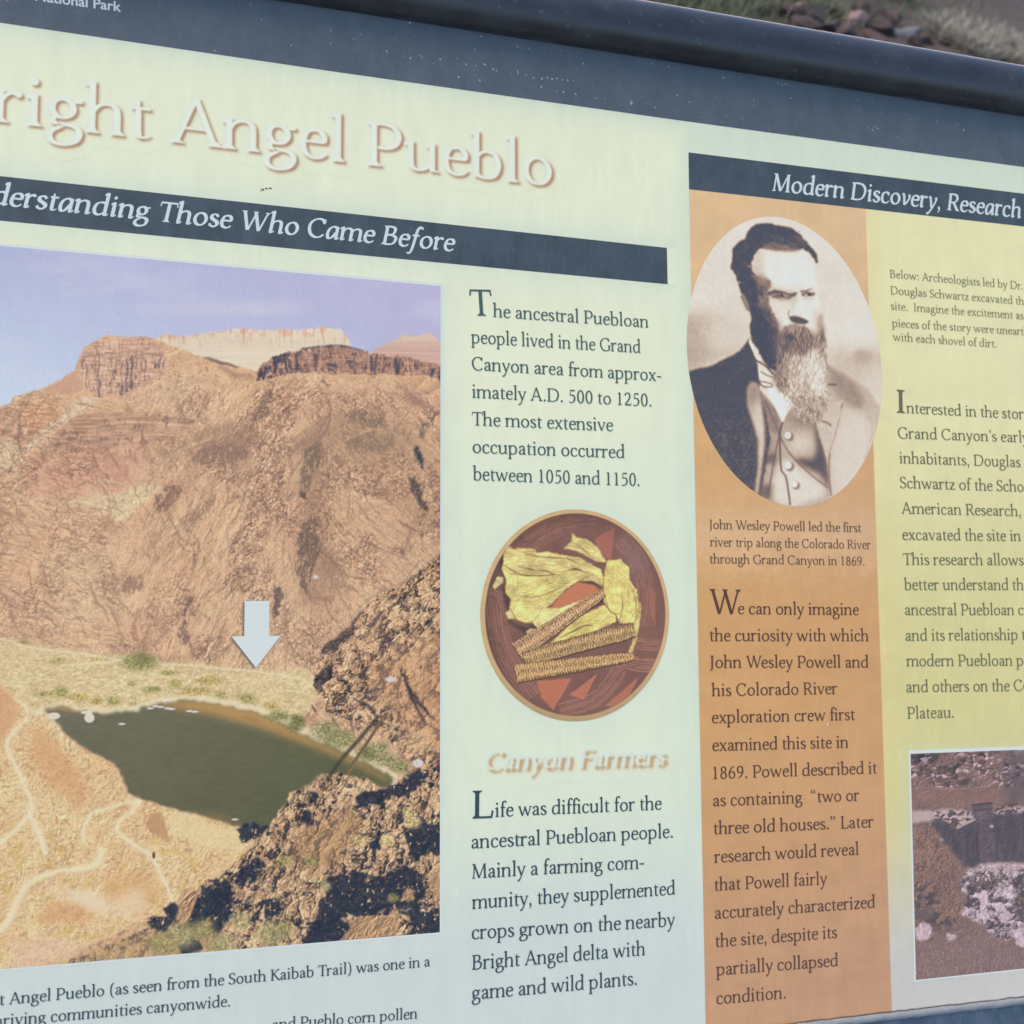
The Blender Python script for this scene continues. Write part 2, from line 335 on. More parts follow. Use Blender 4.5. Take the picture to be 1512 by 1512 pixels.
KERN = {('W', 'e'): -70, ('P', 'o'): -20, ('T', 'h'): -30, ('T', 'r'): -60, ('r', '.'): -40, ('y', '.'): -40, ('f', 'i'): -25, ('f', 'f'): -15, ('A', 'n'): -10, ('w', 'a'): -10, ('L', 'a'): -10, ('K', 'a'): -15, ('e', 'y'): -5, ('\u2019', 's'): -20, ('.', '\u201d'): -20}
FONTS = {}
def font(kind):
    if kind not in FONTS:
        FONTS[kind] = glyphs({'text': Pen(45, 21), 'title': Pen(41, 18), 'italic': Pen(56, 28, 18, True), 'bolditalic': Pen(58, 27, 18, False)}[kind])
    return FONTS[kind]
def set_text(s, kind):
    """strips of a line set solid at 1000 units per em, and its ink extents"""
    G = font(kind); x = 0; out = []; prev = None
    for ch in s:
        adv, st = G[ch]
        x += KERN.get((prev, ch), 0)
        for k in st:
            k = k.copy()
            if kind in ('italic', 'bolditalic'):
                k[..., 0] += k[..., 1]*.2
            k[..., 0] += x
            out.append(k)
        x += adv; prev = ch
    return out, x
# ------------------------------------------------------------------ the printed canyon photograph
def paint_canyon(sc, x0=-150, x1=656, y0=340, y1=1450):
    c = Canvas(x0, y0, x1, y1, sc); X, Y = c.X, c.Y
    def rock(ang, cell, stretch, seed, amp, warp=.6, octv=5):
        d, h = relief(X, Y, cell, ang, stretch, seed, octv, warp)
        return d*amp
    # sky
    t = np.clip((Y-370)/220, 0, 1)[..., None]; r = np.clip(X/650, -.2, 1)[..., None]
    top = np.array([176, 180, 214])*(1-r)+np.array([184, 178, 212])*r
    bot = np.array([197, 211, 231])*(1-r)+np.array([182, 182, 216])*r
    c.img = ((top*(1-t)+bot*t)/255).astype(np.float32)
    cl = ss(.5, .8, fbm(X/130, Y/38, 3, 4)); c.put(cl, (206, 206, 224), .35)
    c.put(c.ell(330, 456, 120, 10, 9), (210, 206, 220), .4)
    # far pale mesas
    st = fbm(X/5, Y/40, 5, 3); hb = fbm(X/90, Y/3.2, 6, 3)
    m = c.mask([(215, 500), (230, 499), (243, 491), (256, 495), (268, 496), (300, 492), (330, 488), (348, 485), (400, 487), (440, 486), (480, 483), (503, 486), (512, 497), (519, 513), (524, 530), (524, 600), (215, 600)], .8, 2, 9)
    col = np.array([223, 206, 186])/255*(1+.08*(hb-.5)[..., None])-(ss(.52, .75, st)*ss(520, 490, Y))[..., None]*np.array([.06, .15, .17])
    c.put(m, np.clip(col, 0, 1)*1.0)
    c.put(m*ss(502, 492, Y)*ss(.45, .65, vn(X/9, Y/8, 3)), (216, 160, 135), .5)
    m = c.mask([(543, 524), (556, 514), (575, 505), (592, 498), (596, 493), (612, 496), (636, 491), (644, 500), (656, 508), (656, 560), (543, 560)], .8, 2, 9)
    c.put(m, np.clip(np.array([206, 172, 160])/255*(1+.12*(hb-.5)[..., None]), 0, 1))
    c.put(m*ss(512, 499, Y), (222, 200, 184), .6)
    # the big slope under the sky line
    land = c.mask([(-150, 640), (-60, 622), (0, 600), (15, 596), (20, 585), (45, 578), (65, 572), (90, 560), (110, 546), (115, 530), (125, 512), (148, 499), (155, 494), (180, 497), (215, 497), (226, 500), (262, 513), (300, 528), (325, 533), (378, 548), (386, 538), (402, 527), (432, 519), (445, 515), (482, 511), (506, 511), (535, 518), (545, 523), (562, 522), (600, 526), (620, 532), (656, 540), (656, 1460), (-150, 1460)], .6, 1.5, 7)
    warmth = fbm(X/75, Y/60, 2, 4)
    base = np.array([206, 162, 132])[None, None]*(1-warmth[..., None])+np.array([218, 184, 148])[None, None]*warmth[..., None]
    c.put(land, (base/255).astype(np.float32))
    # tints
    def tint(poly, col, a, soft=6, rough=9, cell=22, seed=0):
        c.put(c.mask(poly, soft, rough, cell, seed)*land, col, a)
    tint([(-150, 640), (0, 600), (24, 603), (30, 645), (26, 650), (-150, 670)], (190, 146, 128), .9, 1.5, 3, 8)
    tint([(-150, 660), (0, 645), (28, 650), (37, 683), (0, 700), (-150, 710)], (216, 196, 160), .9, 3, 4)
    tint([(28, 606), (90, 592), (82, 615), (45, 640), (30, 632)], (222, 168, 130), .95, 3, 3)
    tint([(128, 584), (150, 588), (60, 650), (40, 668), (36, 655), (80, 620)], (220, 196, 170), .95, 2, 4)
    tint([(210, 572), (250, 545), (300, 560), (340, 600), (310, 625), (230, 612), (160, 605)], (211, 178, 148), .8)
    tint([(34, 690), (60, 668), (150, 640), (210, 648), (222, 700), (190, 722), (110, 735), (40, 735)], (202, 152, 130), .85, 4, 7)
    tint([(420, 560), (520, 560), (620, 575), (656, 600), (656, 640), (560, 605), (480, 600), (430, 640), (400, 640)], (205, 163, 138), .7)
    tint([(340, 700), (440, 680), (520, 720), (650, 780), (656, 850), (560, 860), (430, 820)], (196, 160, 130), .5, 14)
    tint([(-150, 740), (0, 720), (60, 800), (40, 900), (0, 930), (-150, 930)], (212, 170, 136), .6, 12)
    tint([(95, 742), (160, 729), (225, 712), (240, 722), (200, 750), (185, 770), (140, 752)], (219, 198, 160), 1, 2, 4)
    tint([(470, 640), (520, 600), (580, 610), (620, 660), (560, 690), (500, 690)], (178, 150, 124), .55, 9)
    tint([(330, 640), (400, 600), (430, 640), (420, 700), (330, 720)], (205, 168, 142), .6, 8)
    tint([(300, 880), (380, 830), (440, 850), (440, 960), (360, 990), (290, 960)], (212, 178, 144), .6, 10)
    tint([(60, 830), (150, 790), (200, 880), (150, 930), (60, 940)], (217, 188, 152), .6, 16)
    # rock relief over the slopes: direction follows the ribs of the hillside
    dA = rock(.25, 26, 1.6, 1, 1, .8)                 # broad, gently sloping
    dB = rock(-.75, 22, 1.9, 2, 1, .7)                 # ribs falling to the left
    dC = rock(.85, 20, 2.0, 4, 1, .7)                  # ribs falling to the right
    dL = rock(-.6, 95, 1.4, 6, 1, .9, 3)               # the great buttresses
    wl = ss(330, 180, X+.25*(Y-700)); wr = ss(420, 560, X+.1*(Y-700))
    SH = dA*np.clip(wl, .25, 1)+dB*(1-wl)*(1-wr)+dC*wr
    wx = X+26*(fbm(X/40, Y/40, 3, 3)-.5); wy = Y+26*(fbm(X/40, Y/40, 4, 3)-.5)
    outc = ss(.40, .64, fbm((wx+.35*wy)/46, (wy-.3*wx)/58, 5, 4)*(1-wr)+fbm((wx-.5*wy)/46, (wy+.3*wx)/58, 2, 4)*wr)
    outc = np.clip(outc*(.55+.75*ss(160, 420, X))*ss(540, 600, Y), 0, 1)
    calm = .35+.95*outc
    fine = (fbm(X/2.4, Y/2.2, 3, 2)-.5)*.24
    c.put(outc*land, (184, 140, 114), .36)
    c.mul(1+.075*SH*calm+.055*dL+fine*(.6+.6*outc), land)
    c.put(ss(.5, 1.2, -SH*calm)*land, (122, 92, 88), .55)
    c.put(ss(.6, 1.3, SH*calm)*land, (232, 202, 168), .45)
    c.put((1-outc)*land*ss(.5, .62, fbm(X/30, Y/26, 2, 3)), (221, 190, 156), .45)
    ta, ja = shards(X, Y, 12, 3, -.9, 2.4); tb, jb = shards(X, Y, 5, 5, .7, 2.0)
    tq = .5*ta+.5*tb; c.mul(1+.2*(tq-.5)*outc, land); c.put(land*outc*ss(.34, .2, tq), (124, 96, 90), .42); c.put(land*outc*ss(.66, .82, tq), (232, 202, 168), .45); c.put(land*outc*ja*ss(.45, .65, fbm(X/24, Y/24, 5, 3)), (104, 80, 80), .45)
    cr = ss(.78, .9, rfbm(wx/15, wy/21, 6, 4, .7))
    c.put(cr*land*outc, (106, 82, 82), .55)
    # grain of the rock: long fine streaks, steep on the left, slanting down to the right beyond the gully
    gr_ = np.zeros(X.shape, np.float32); gd_ = gr_.copy()
    for ang_, wt in ((1.15, ss(470, 400, X)*ss(120, 260, X)), (.8, ss(410, 480, X)), (.25, ss(240, 120, X))):
        ca, sa = math.cos(ang_), math.sin(ang_); sg_ = -1 if ang_ == 1.15 else 1
        uu = (X*ca+Y*sa*sg_+14*(fbm(X/50, Y/50, 2, 3)-.5)); vv = (Y*ca-X*sa*sg_+16*(fbm(X/34, Y/34, 5, 3)-.5))
        n_ = fbm(uu/24, vv/2.6, 3, 4, .7); gr_ += (n_-.5)*wt; gd_ += ss(.58, .72, fbm(uu/17, vv/3.4, 6, 4, .7))*wt
    c.mul(1+.5*gr_*(.5+.5*outc), land*ss(545, 600, Y)); c.put(gd_*land*ss(545, 600, Y), (134, 98, 88), .42)
    def shade_zone(poly, col, a, soft): c.put(c.mask(poly, soft, 12, 20, 3)*land, col, a)
    shade_zone([(446, 640), (505, 606), (492, 700), (474, 760), (500, 830), (480, 900), (440, 880), (436, 780), (444, 700)], (146, 114, 98), .5, 7)
    shade_zone([(505, 596), (600, 606), (650, 680), (656, 800), (600, 760), (540, 700), (505, 680)], (172, 134, 110), .42, 12)
    shade_zone([(330, 625), (380, 622), (372, 690), (300, 700), (230, 760), (226, 730), (290, 670)], (168, 128, 108), .4, 8)
    # gullies running down the slopes, and broken ledges across them
    lean = np.where(X < 430, -.55, .5)*ss(0, 120, np.abs(X-430))
    gu = rfbm((wx+lean*wy)/16, (wy-lean*wx*.3)/75, 3, 4, .65)
    c.put(land*ss(.74, .93, gu)*ss(560, 620, Y), (140, 106, 96), .5); c.put(land*ss(.40, .22, gu)*ss(560, 620, Y), (226, 196, 160), .35)
    lg = rfbm(wx/60, (wy+.2*wx)/9, 5, 4, .7)
    c.put(land*outc*ss(.8, .95, lg), (118, 92, 86), .5)
    sp = fbm(X/3.0, Y/3.4, 1, 4, .78); c.put(land*ss(.585, .68, sp)*(.25+.75*outc), (112, 86, 82), .5); c.put(land*ss(.41, .33, sp)*(.3+.6*outc), (232, 204, 172), .45)
    spots = ss(.67, .8, fbm(X/6, Y/5, 6, 3))*ss(.45, .6, fbm(X/60, Y/50, 1, 3)); c.put(spots*land, (140, 108, 96), .42)
    # strata on the middle bench
    m = c.mask([(58, 667), (98, 626), (116, 612), (168, 609), (250, 610), (287, 621), (284, 640), (240, 652), (190, 658), (150, 662), (118, 656), (80, 664)], 2.5, 7, 14, 3)
    c.put(m, (184, 146, 126), .6); c.mul(1+(fbm(X/26, Y/3, 2, 4)-.52)*.55, m); c.put(m*ss(.62, .75, fbm(X/5, Y/9, 4, 3)), (120, 92, 90), .55)
    # left butte with its vertical cracks
    f = c.mask([(116, 532), (127, 511), (150, 499), (222, 500), (238, 512), (248, 540), (215, 566), (190, 581), (150, 584), (128, 576), (122, 560)], .8, 4.5, 8)
    c.put(f, (200, 162, 142), .9); c.mul(1+(fbm(X/18, Y/2.4, 3, 4, .7)-.5)*.42, f); c.mul(1+(fbm((X+2*fbm(X/4, Y/5, 3, 2))/2.6, Y/13, 1, 4, .7)-.5)*.4, f); c.put(f*ss(.6, .72, fbm(X/6, Y/4, 2, 4, .7)), (226, 192, 168), .45); c.put(c.line([(122, 527), (160, 522), (205, 520), (240, 526)], 1.3, .4, .8, 4), (130, 100, 98), .6)
    c.put(f*ss(.56, .74, fbm(X/4, Y/9, 6, 4, .7))*ss(518, 535, Y), (112, 92, 98), .7)
    for x, ya, yb, w in [(127, 537, 574, 1.8), (145, 520, 585, 2.2), (147, 560, 586, 3), (141, 512, 546, 1.1), (164, 522, 540, 1.3), (170, 530, 562, 1.6), (187, 530, 580, 4.5), (194, 524, 575, 4), (200, 522, 560, 1.8), (210, 520, 548, 1.5), (214, 530, 562, 2), (179, 568, 583, 6)]:
        c.put(c.line([(x, ya), (x+1.6, ya*.7+yb*.3), (x-.8, ya*.35+yb*.65), (x+.8, yb)], [.4*w, .9*w, .5*w, .9*w], .3, .9, x), (94, 80, 94), .7)
    tint([(60, 577), (90, 562), (112, 548), (124, 575), (80, 583)], (196, 150, 134), .7, 2, 4)
    # the shadowed cliff band to the right
    b = c.mask([(378, 562), (383, 541), (400, 527), (430, 519), (446, 514), (482, 511), (506, 511), (536, 518), (546, 523), (562, 522), (600, 526), (622, 532), (656, 542), (656, 562), (630, 554), (600, 553), (562, 551), (530, 552), (488, 550), (440, 549), (404, 556)], .5, 5, 7, 2)
    c.put(b, (166, 128, 114), .92); c.mul(1+(fbm((X+2.5*fbm(X/4, Y/5, 3, 2))/3, Y/15, 5, 4, .7)-.5)*.62, b); c.mul(1+(fbm(X/16, (Y+.05*X)/2.4, 4, 4, .7)-.5)*.5, b)
    c.put(b*ss(.5, .62, fbm(X/7, Y/14, 2, 4, .7))*ss(460, 410, X), (84, 78, 92), .95); c.put(b*ss(.56, .66, fbm(X/5, Y/11, 3, 4, .7)), (100, 84, 90), .7); c.put(b*ss(.58, .7, fbm(X/6, Y/5, 7, 4, .7)), (196, 156, 136), .55)
    for p, w in [([(386, 545), (382, 558)], 9), ([(408, 533), (404, 552)], 8), ([(437, 523), (438, 546)], 7), ([(421, 529), (424, 546)], 5), ([(547, 525), (548, 550)], 6), ([(555, 524), (552, 552)], 4), ([(584, 530), (588, 552)], 9), ([(592, 529), (588, 550)], 5), ([(612, 534), (614, 548)], 3), ([(640, 545), (636, 556)], 8), ([(652, 545), (652, 562)], 10), ([(464, 522), (466, 550)], 3), ([(480, 538), (498, 541)], 6), ([(484, 545), (494, 546)], 4), ([(471, 518), (468, 540)], 2)]:
        c.put(c.line(p, [w*.6, w, w*.7], .7, 1.2, int(p[0][0])), (78, 74, 92), .85)
    c.put(c.line([(446, 515), (482, 511), (506, 511), (536, 518)], 2.5, .6, .6, 2), (96, 84, 92), .8)
    c.put(c.line([(300, 528), (320, 533), (352, 543)], [2, 5, 2], .8, 1, 4), (98, 84, 88), .8)
    c.put(c.line([(320, 540), (345, 552), (378, 557)], [4, 8, 3], 2.5, 2, 4), (140, 104, 96), .6)
    # gullies and shadowed ribs
    def dark(poly, col=(108, 90, 84), a=.7, soft=1.2, rough=4, cell=8, seed=0, br=.42):
        m = c.mask(poly, soft*.7, rough*1.5, cell, seed); b = c.bb(m); x, y = X[b], Y[b]
        n = fbm(x/4+.25*y/4, y/8, seed+2, 4, .8)+.1+.06*SH[b]
        m[b] = m[b]*ss(br, br+.16, n)
        m[b] = m[b]*(.62+.38*ss(.35, .6, fbm(x/2.4, y/2.8, seed+4, 3, .8)))
        c.put(m, col, a)
    dark([(372, 620), (380, 600), (398, 570), (404, 572), (398, 600), (400, 615), (385, 618), (374, 626)], seed=1, a=.65)
    dark([(444, 700), (450, 664), (478, 650), (470, 690), (458, 712), (450, 735), (443, 728)], (98, 88, 80), .8, seed=2)
    dark([(443, 722), (452, 728), (450, 738), (443, 732)], (70, 62, 66), .9, seed=3, br=.2)
    dark([(436, 800), (444, 778), (456, 764), (470, 768), (466, 792), (476, 800), (470, 822), (458, 850), (454, 880), (444, 868), (436, 840), (440, 820)], (96, 82, 78), .85, seed=4)
    dark([(470, 800), (500, 830), (520, 870), (500, 878), (480, 850)], (140, 114, 98), .6, 3, seed=5)
    dark([(610, 668), (616, 656), (626, 672), (626, 692), (616, 684)], (66, 66, 74), .95, seed=6, br=.25)
    dark([(605, 706), (614, 702), (622, 730), (634, 755), (622, 750), (606, 726)], (76, 68, 72), .9, seed=7, br=.3)
    dark([(616, 640), (626, 622), (632, 630), (622, 650)], (104, 98, 92), .7, seed=7)
    dark([(575, 558), (600, 575), (640, 600), (656, 610), (640, 616), (600, 590)], (132, 102, 98), .55, 2, seed=1)
    dark([(476, 553), (482, 566), (490, 570), (480, 573), (474, 560)], (110, 90, 88), .8, seed=1, br=.2)
    dark([(505, 612), (545, 606), (570, 618), (590, 640), (560, 630), (520, 626)], (112, 96, 90), .7, 1.5, 6, seed=3)
    dark([(500, 640), (560, 640), (590, 650), (560, 670), (515, 660)], (124, 108, 92), .65, 2, 8, seed=4)
    dark([(425, 665), (460, 620), (490, 605), (480, 640), (460, 664)], (150, 118, 104), .6, 2, 6, seed=5)
    dark([(230, 690), (262, 650), (330, 620), (380, 632), (370, 680), (300, 672)], (150, 118, 104), .6, 3, 8, seed=6)
    dark([(280, 676), (310, 656), (345, 655), (375, 668), (340, 684), (300, 688)], (122, 98, 92), .7, 2, 6, seed=7)
    dark([(228, 745), (240, 720), (262, 716), (272, 730), (240, 755), (234, 758)], (116, 90, 84), .75, seed=1)
    dark([(268, 780), (290, 745), (320, 735), (300, 760), (276, 790)], (134, 108, 96), .65, 2, seed=2)
    dark([(285, 800), (296, 798), (290, 830), (284, 850)], (110, 86, 82), .75, seed=3)
    dark([(178, 855), (186, 850), (210, 850), (212, 870), (196, 876), (180, 872)], (126, 98, 88), .7, seed=4)
    dark([(262, 955), (268, 900), (276, 880), (284, 878), (272, 910), (282, 955), (272, 950)], (104, 80, 84), .85, seed=5)
    dark([(192, 935), (200, 902), (206, 900), (200, 930), (210, 958), (214, 935), (218, 940), (212, 962)], (156, 112, 92), .75, seed=6, br=.25)
    dark([(402, 868), (416, 866), (418, 882), (410, 905), (402, 922), (404, 900)], (84, 70, 74), .9, seed=7, br=.25)
    dark([(352, 850), (364, 826), (362, 845), (354, 870)], (130, 102, 90), .7, seed=1)
    dark([(448, 870), (470, 880), (500, 875), (490, 890), (456, 885)], (150, 110, 92), .6, seed=2)
    dark([(150, 760), (160, 758), (178, 790), (160, 790)], (170, 132, 108), .6, 3, seed=2)
    for p, w, a in [([(470, 812), (488, 825), (510, 848), (540, 856)], 2, .6), ([(505, 800), (530, 820), (552, 838)], 1.6, .6), ([(540, 800), (580, 818), (600, 826)], 1.8, .5), ([(600, 858), (570, 870), (548, 882), (530, 898), (508, 930)], 1.6, .45), ([(430, 700), (450, 672), (478, 640), (490, 615)], 2, .5), ([(30, 605), (28, 640), (30, 668), (38, 682)], 2.6, .6), ([(27, 628), (60, 632)], 1.4, .5), ([(156, 700), (160, 708)], 2.4, .7), ([(325, 640), (300, 660), (275, 690)], 1.6, .6), ([(478, 580), (488, 600), (486, 625)], 1.8, .5), ([(330, 705), (350, 716), (370, 740)], 2, .4), ([(565, 700), (555, 720), (575, 740)], 3, .5), ([(480, 885), (488, 910), (502, 920)], 2, .55), ([(445, 910), (455, 925), (462, 935)], 2.5, .6), ([(230, 730), (236, 752)], 3.5, .7), ([(300, 820), (310, 860)], 1.5, .4), ([(630, 776), (650, 770)], 2, .5), ([(590, 770), (625, 790)], 3, .45), ([(415, 780), (440, 760)], 1.5, .4)]:
        c.put(c.line(p, w, .7, 1.0, int(w*10+p[0][0])), (104, 80, 76), a)
    for p in [[(590, 640), (610, 670), (625, 700), (640, 740)], [(480, 690), (500, 660), (530, 640), (570, 632), (586, 642)], [(230, 700), (262, 668), (330, 640)], [(275, 880), (300, 868), (345, 866)]]:
        c.put(c.line(p, 2.5, 1.2, 1.5, 3), (218, 192, 158), .5)
    # delta flat, shore and bushes
    fl = c.mask([(-150, 950), (0, 944), (60, 952), (110, 960), (150, 966), (190, 968), (235, 980), (300, 976), (350, 988), (400, 990), (440, 988), (470, 1000), (478, 1022), (440, 1060), (400, 1060), (350, 1040), (280, 1040), (200, 1055), (100, 1052), (40, 1060), (20, 1030), (0, 1012), (-150, 1000)], 4, 6, 12)
    c.put(fl, (216, 198, 152), .75); c.mul(1+(fbm(X/4, Y/2.2, 5, 3)-.5)*.2, fl)
    c.put(fl*ss(.56, .7, fbm(X/9, Y/4, 2, 3)), (180, 156, 108), .4)
    c.put(fl*ss(.56, .7, fbm(X/5, Y/2.5, 7, 3)), (232, 220, 184), .5)
    def bush(x, y, rx, ry, col=(140, 136, 88), a=.9, seed=0):
        m = c.ell(x, y, rx, ry, min(rx, ry)*.6); b = c.bb(m); xx, yy = X[b], Y[b]
        m[b] = m[b]*ss(.25, .5, fbm(xx/3.5, yy/3, seed, 3)+m[b]*.25)
        full = np.ones(m.shape+(3,), np.float32); full[b] = np.clip(np.array(col)/255*(.66+.75*fbm(xx/2.6, yy/2.4, seed+3, 2)[..., None]), 0, 1)
        c.put(m, full, a)
    bush(206, 977, 27, 13, seed=1); bush(212, 972, 14, 8, (112, 108, 74), .6, seed=2)
    for i, (x, y, rx, ry) in enumerate([(84, 976, 11, 5), (90, 1021, 11, 8), (115, 1029, 14, 5), (70, 1025, 18, 4), (168, 1035, 9, 7), (142, 1035, 10, 5), (258, 1010, 10, 7), (225, 1018, 14, 5), (290, 1021, 22, 6), (325, 1028, 14, 6), (365, 1032, 13, 8), (400, 1045, 12, 8), (195, 1010, 6, 4), (198, 1040, 6, 4), (310, 1005, 18, 6), (250, 993, 14, 4), (35, 948, 6, 3), (150, 972, 14, 3)]):
        bush(x, y, rx, ry, [(160, 150, 96), (150, 142, 90), (172, 150, 92)][i % 3], .8, i)
    for p, w in [([(-150, 930), (0, 944), (22, 950), (60, 958), (110, 964), (180, 975)], 3), ([(180, 975), (120, 982), (90, 982)], 2), ([(232, 970), (236, 980), (272, 982), (330, 987), (370, 991), (420, 998), (450, 1006), (478, 1026), (520, 1042)], 2.4), ([(520, 1042), (540, 1058), (590, 1072)], 2)]:
        c.put(c.line(p, w, .8), (232, 218, 186), .8)
    # the river and its sandy margin
    riv = [(66, 1046), (90, 1042), (120, 1050), (160, 1053), (200, 1048), (240, 1036), (270, 1034), (302, 1036), (340, 1044), (382, 1054), (420, 1070), (440, 1082), (462, 1091), (500, 1106), (540, 1126), (578, 1146), (580, 1156), (566, 1164), (548, 1156), (520, 1152), (476, 1144), (440, 1168), (424, 1184), (412, 1206), (394, 1222), (358, 1222), (312, 1208), (270, 1197), (212, 1182), (190, 1172), (182, 1152), (172, 1132), (150, 1118), (126, 1107), (108, 1093), (90, 1078), (84, 1066)]
    sh = c.mask(riv, 1.8, 5, 7, 3)
    shore = [(40, 1052), (90, 1036), (120, 1044), (180, 1046), (240, 1028), (300, 1026), (345, 1034), (388, 1044), (430, 1062), (470, 1082), (505, 1098), (590, 1142), (580, 1160), (300, 1120), (90, 1075)]
    c.put(c.mask(shore, 2, 3, 7, 2), (226, 212, 178), .85)
    yy = np.clip((Y-1040)/170, 0, 1)[..., None]; xx = np.clip((X-90)/400, 0, 1)[..., None]
    wcol = (np.array([114, 110, 93])*(1-xx)+np.array([102, 101, 74])*xx)*(1-yy)+(np.array([106, 100, 78])*(1-xx)+np.array([92, 93, 70])*xx)*yy
    wcol = wcol*(1+.1*(fbm(X/10, Y/3, 4, 4)-.5)+.06*(fbm(X/70, Y/50, 2, 3)-.5))[..., None]
    c.put(sh, (wcol/255).astype(np.float32))
    sand = c.line([(236, 1040), (300, 1043), (345, 1051), (385, 1063), (420, 1078), (460, 1096), (520, 1122), (575, 1152)], [6, 20, 26, 24, 18, 12, 9, 6], 5)
    c.put(sand*sh, (194, 150, 94), .85)
    c.put(c.line([(360, 1058), (384, 1066)], [3, 8, 3], 2)*sh, (140, 110, 70), .7)
    c.put(c.line([(66, 1047), (92, 1044), (122, 1051)], [3, 10, 4], 2.5)*sh, (190, 146, 96), .8)
    c.put(c.line([(305, 1203), (340, 1213), (365, 1222)], [10, 8, 4], 4)*sh, (146, 118, 76), .6)
    for x, y, rx, ry in [(80, 1057, 9, 5), (132, 1060, 7.5, 7), (132, 1053, 4, 4), (126, 1052, 6, 2.5)]:
        c.put(c.ell(x, y, rx, ry, 1.2), (222, 210, 196), .95)
    for x, y in [(222, 1046), (230, 1043), (238, 1044), (248, 1046), (254, 1047), (246, 1035), (280, 1050), (288, 1051), (180, 1069), (347, 1210)]:
        c.put(c.ell(x, y, 5, 1.6, .8), (224, 212, 214), .85); c.put(c.ell(x+2, y+1.5, 3, .8, .6), (130, 110, 120), .6)
    # near slope, lower left, with its switchback trail
    near = c.mask([(-150, 1000), (0, 1010), (18, 1026), (30, 1046), (44, 1056), (66, 1056), (84, 1070), (92, 1080), (108, 1094), (126, 1108), (150, 1119), (171, 1133), (180, 1152), (188, 1172), (205, 1180), (270, 1198), (312, 1210), (358, 1224), (392, 1224), (360, 1260), (330, 1290), (300, 1312), (270, 1345), (215, 1360), (120, 1400), (90, 1450), (-150, 1450)], 1.2, 3, 8, 1)
    w = fbm(X/50, Y/42, 7, 4)[..., None]
    c.put(near, ((np.array([213, 174, 134])*(1-w)+np.array([226, 201, 158])*w)/255).astype(np.float32))
    dn = rock(1.0, 24, 1.6, 3, .1, .6); c.mul(1+dn+(fbm(X/2.8, Y/2.4, 1, 2)-.5)*.16, near)
    c.put(near*ss(.62, .76, fbm(X/6, Y/4.5, 3, 3)), (180, 134, 92), .6)
    c.put(near*ss(.57, .72, fbm(X/15, Y/10, 4, 3))*ss(1180, 1240, Y), (196, 172, 96), .45)
    tint([(0, 1012), (18, 1028), (30, 1050), (12, 1085), (0, 1095), (-60, 1090), (-60, 1012)], (205, 156, 118), .7, 3, 4)
    tint([(48, 1070), (70, 1080), (110, 1130), (130, 1170), (120, 1200), (70, 1160), (45, 1120)], (205, 155, 112), .65, 7, 5)
    tint([(225, 1200), (238, 1200), (252, 1245), (222, 1230), (212, 1218)], (180, 136, 104), .75, 1.5, 3)
    tint([(150, 1290), (215, 1290), (250, 1330), (215, 1345), (150, 1330)], (208, 164, 116), .6, 6)
    tint([(70, 1335), (120, 1330), (150, 1350), (120, 1365), (50, 1365)], (205, 152, 108), .5, 6)
    tint([(60, 1310), (140, 1315), (165, 1345), (150, 1352), (100, 1330)], (233, 210, 186), .8, 6)
    tint([(205, 1310), (225, 1340), (180, 1355), (160, 1335)], (228, 205, 176), .7, 6)
    tint([(20, 1395), (90, 1380), (130, 1420), (20, 1430)], (216, 180, 160), .6, 8)
    tint([(236, 1198), (310, 1212), (370, 1232), (350, 1260), (290, 1245), (250, 1225)], (224, 204, 160), .7, 4)
    for p, ww in [([(20, 1030), (36, 1042), (40, 1058), (26, 1074), (12, 1092), (12, 1110), (24, 1134), (40, 1168), (48, 1190), (42, 1205), (26, 1222), (0, 1244), (-60, 1280)], [4, 6, 7, 8, 9, 9, 9, 10, 10, 8, 6]), ([(40, 1195), (58, 1230), (68, 1262)], [7, 13, 9]), ([(207, 1183), (186, 1186), (160, 1194), (138, 1199), (128, 1212), (124, 1228), (124, 1246)], [9, 6, 6, 7, 9, 10, 5]), ([(207, 1183), (196, 1198), (176, 1214), (174, 1228), (196, 1246), (222, 1264), (240, 1296), (256, 1332)], [9, 7, 8, 8, 10, 9, 7, 6]), ([(150, 1252), (146, 1270), (134, 1280), (100, 1284), (66, 1292), (40, 1308), (24, 1334), (10, 1362), (-10, 1380)], [10, 18, 12, 9, 11, 16, 18, 16, 18])]:
        c.put(c.line(p, list(np.array(ww)*1.5), 3.2, .8, 2), (230, 208, 172), .3); c.put(c.line(p, list(np.array(ww)*.6), 1.4, 1.2, 2), (238, 221, 192), .75)
    c.put(c.line([(48, 1300), (34, 1330), (20, 1356)], [3, 9, 3], 3), (214, 188, 150), .6)
    c.put(c.ell(227, 1263, 2.2, 5, 1), (92, 64, 60), .9)
    # dark broken rock at the right and along the bottom
    def crag(poly, col, dk, ang, cell, stretch, amp, seed, br, soft=.8, rough=5):
        m = c.mask(poly, soft, rough, 9, seed); d1, h = relief(X, Y, cell, ang, stretch, seed, 5, .8, (-.8, -.45))
        d2, h = relief(X, Y, cell*.7, ang+1.3, 1.1, seed+2, 5, 1.0, (-.8, -.3))
        pk = ss(.45, .55, fbm(X/26, Y/24, seed+6, 3)); d = d1*pk+d2*(1-pk)
        w = fbm(X/32, Y/28, seed+1, 3)[..., None]; w2 = ss(.5, .62, fbm(X/9, Y/8, seed+3, 4, .65))[..., None]; w3 = ss(.54, .64, fbm(X/10, Y/9, seed+5, 4, .65))[..., None]
        cc = np.array(col)*(1-.3*(w-.5)); cc = cc*(1-w2*.5)+np.array([132, 106, 86])*w2*.5; cc = cc*(1-w3*.4)+np.array([160, 142, 104])*w3*.4
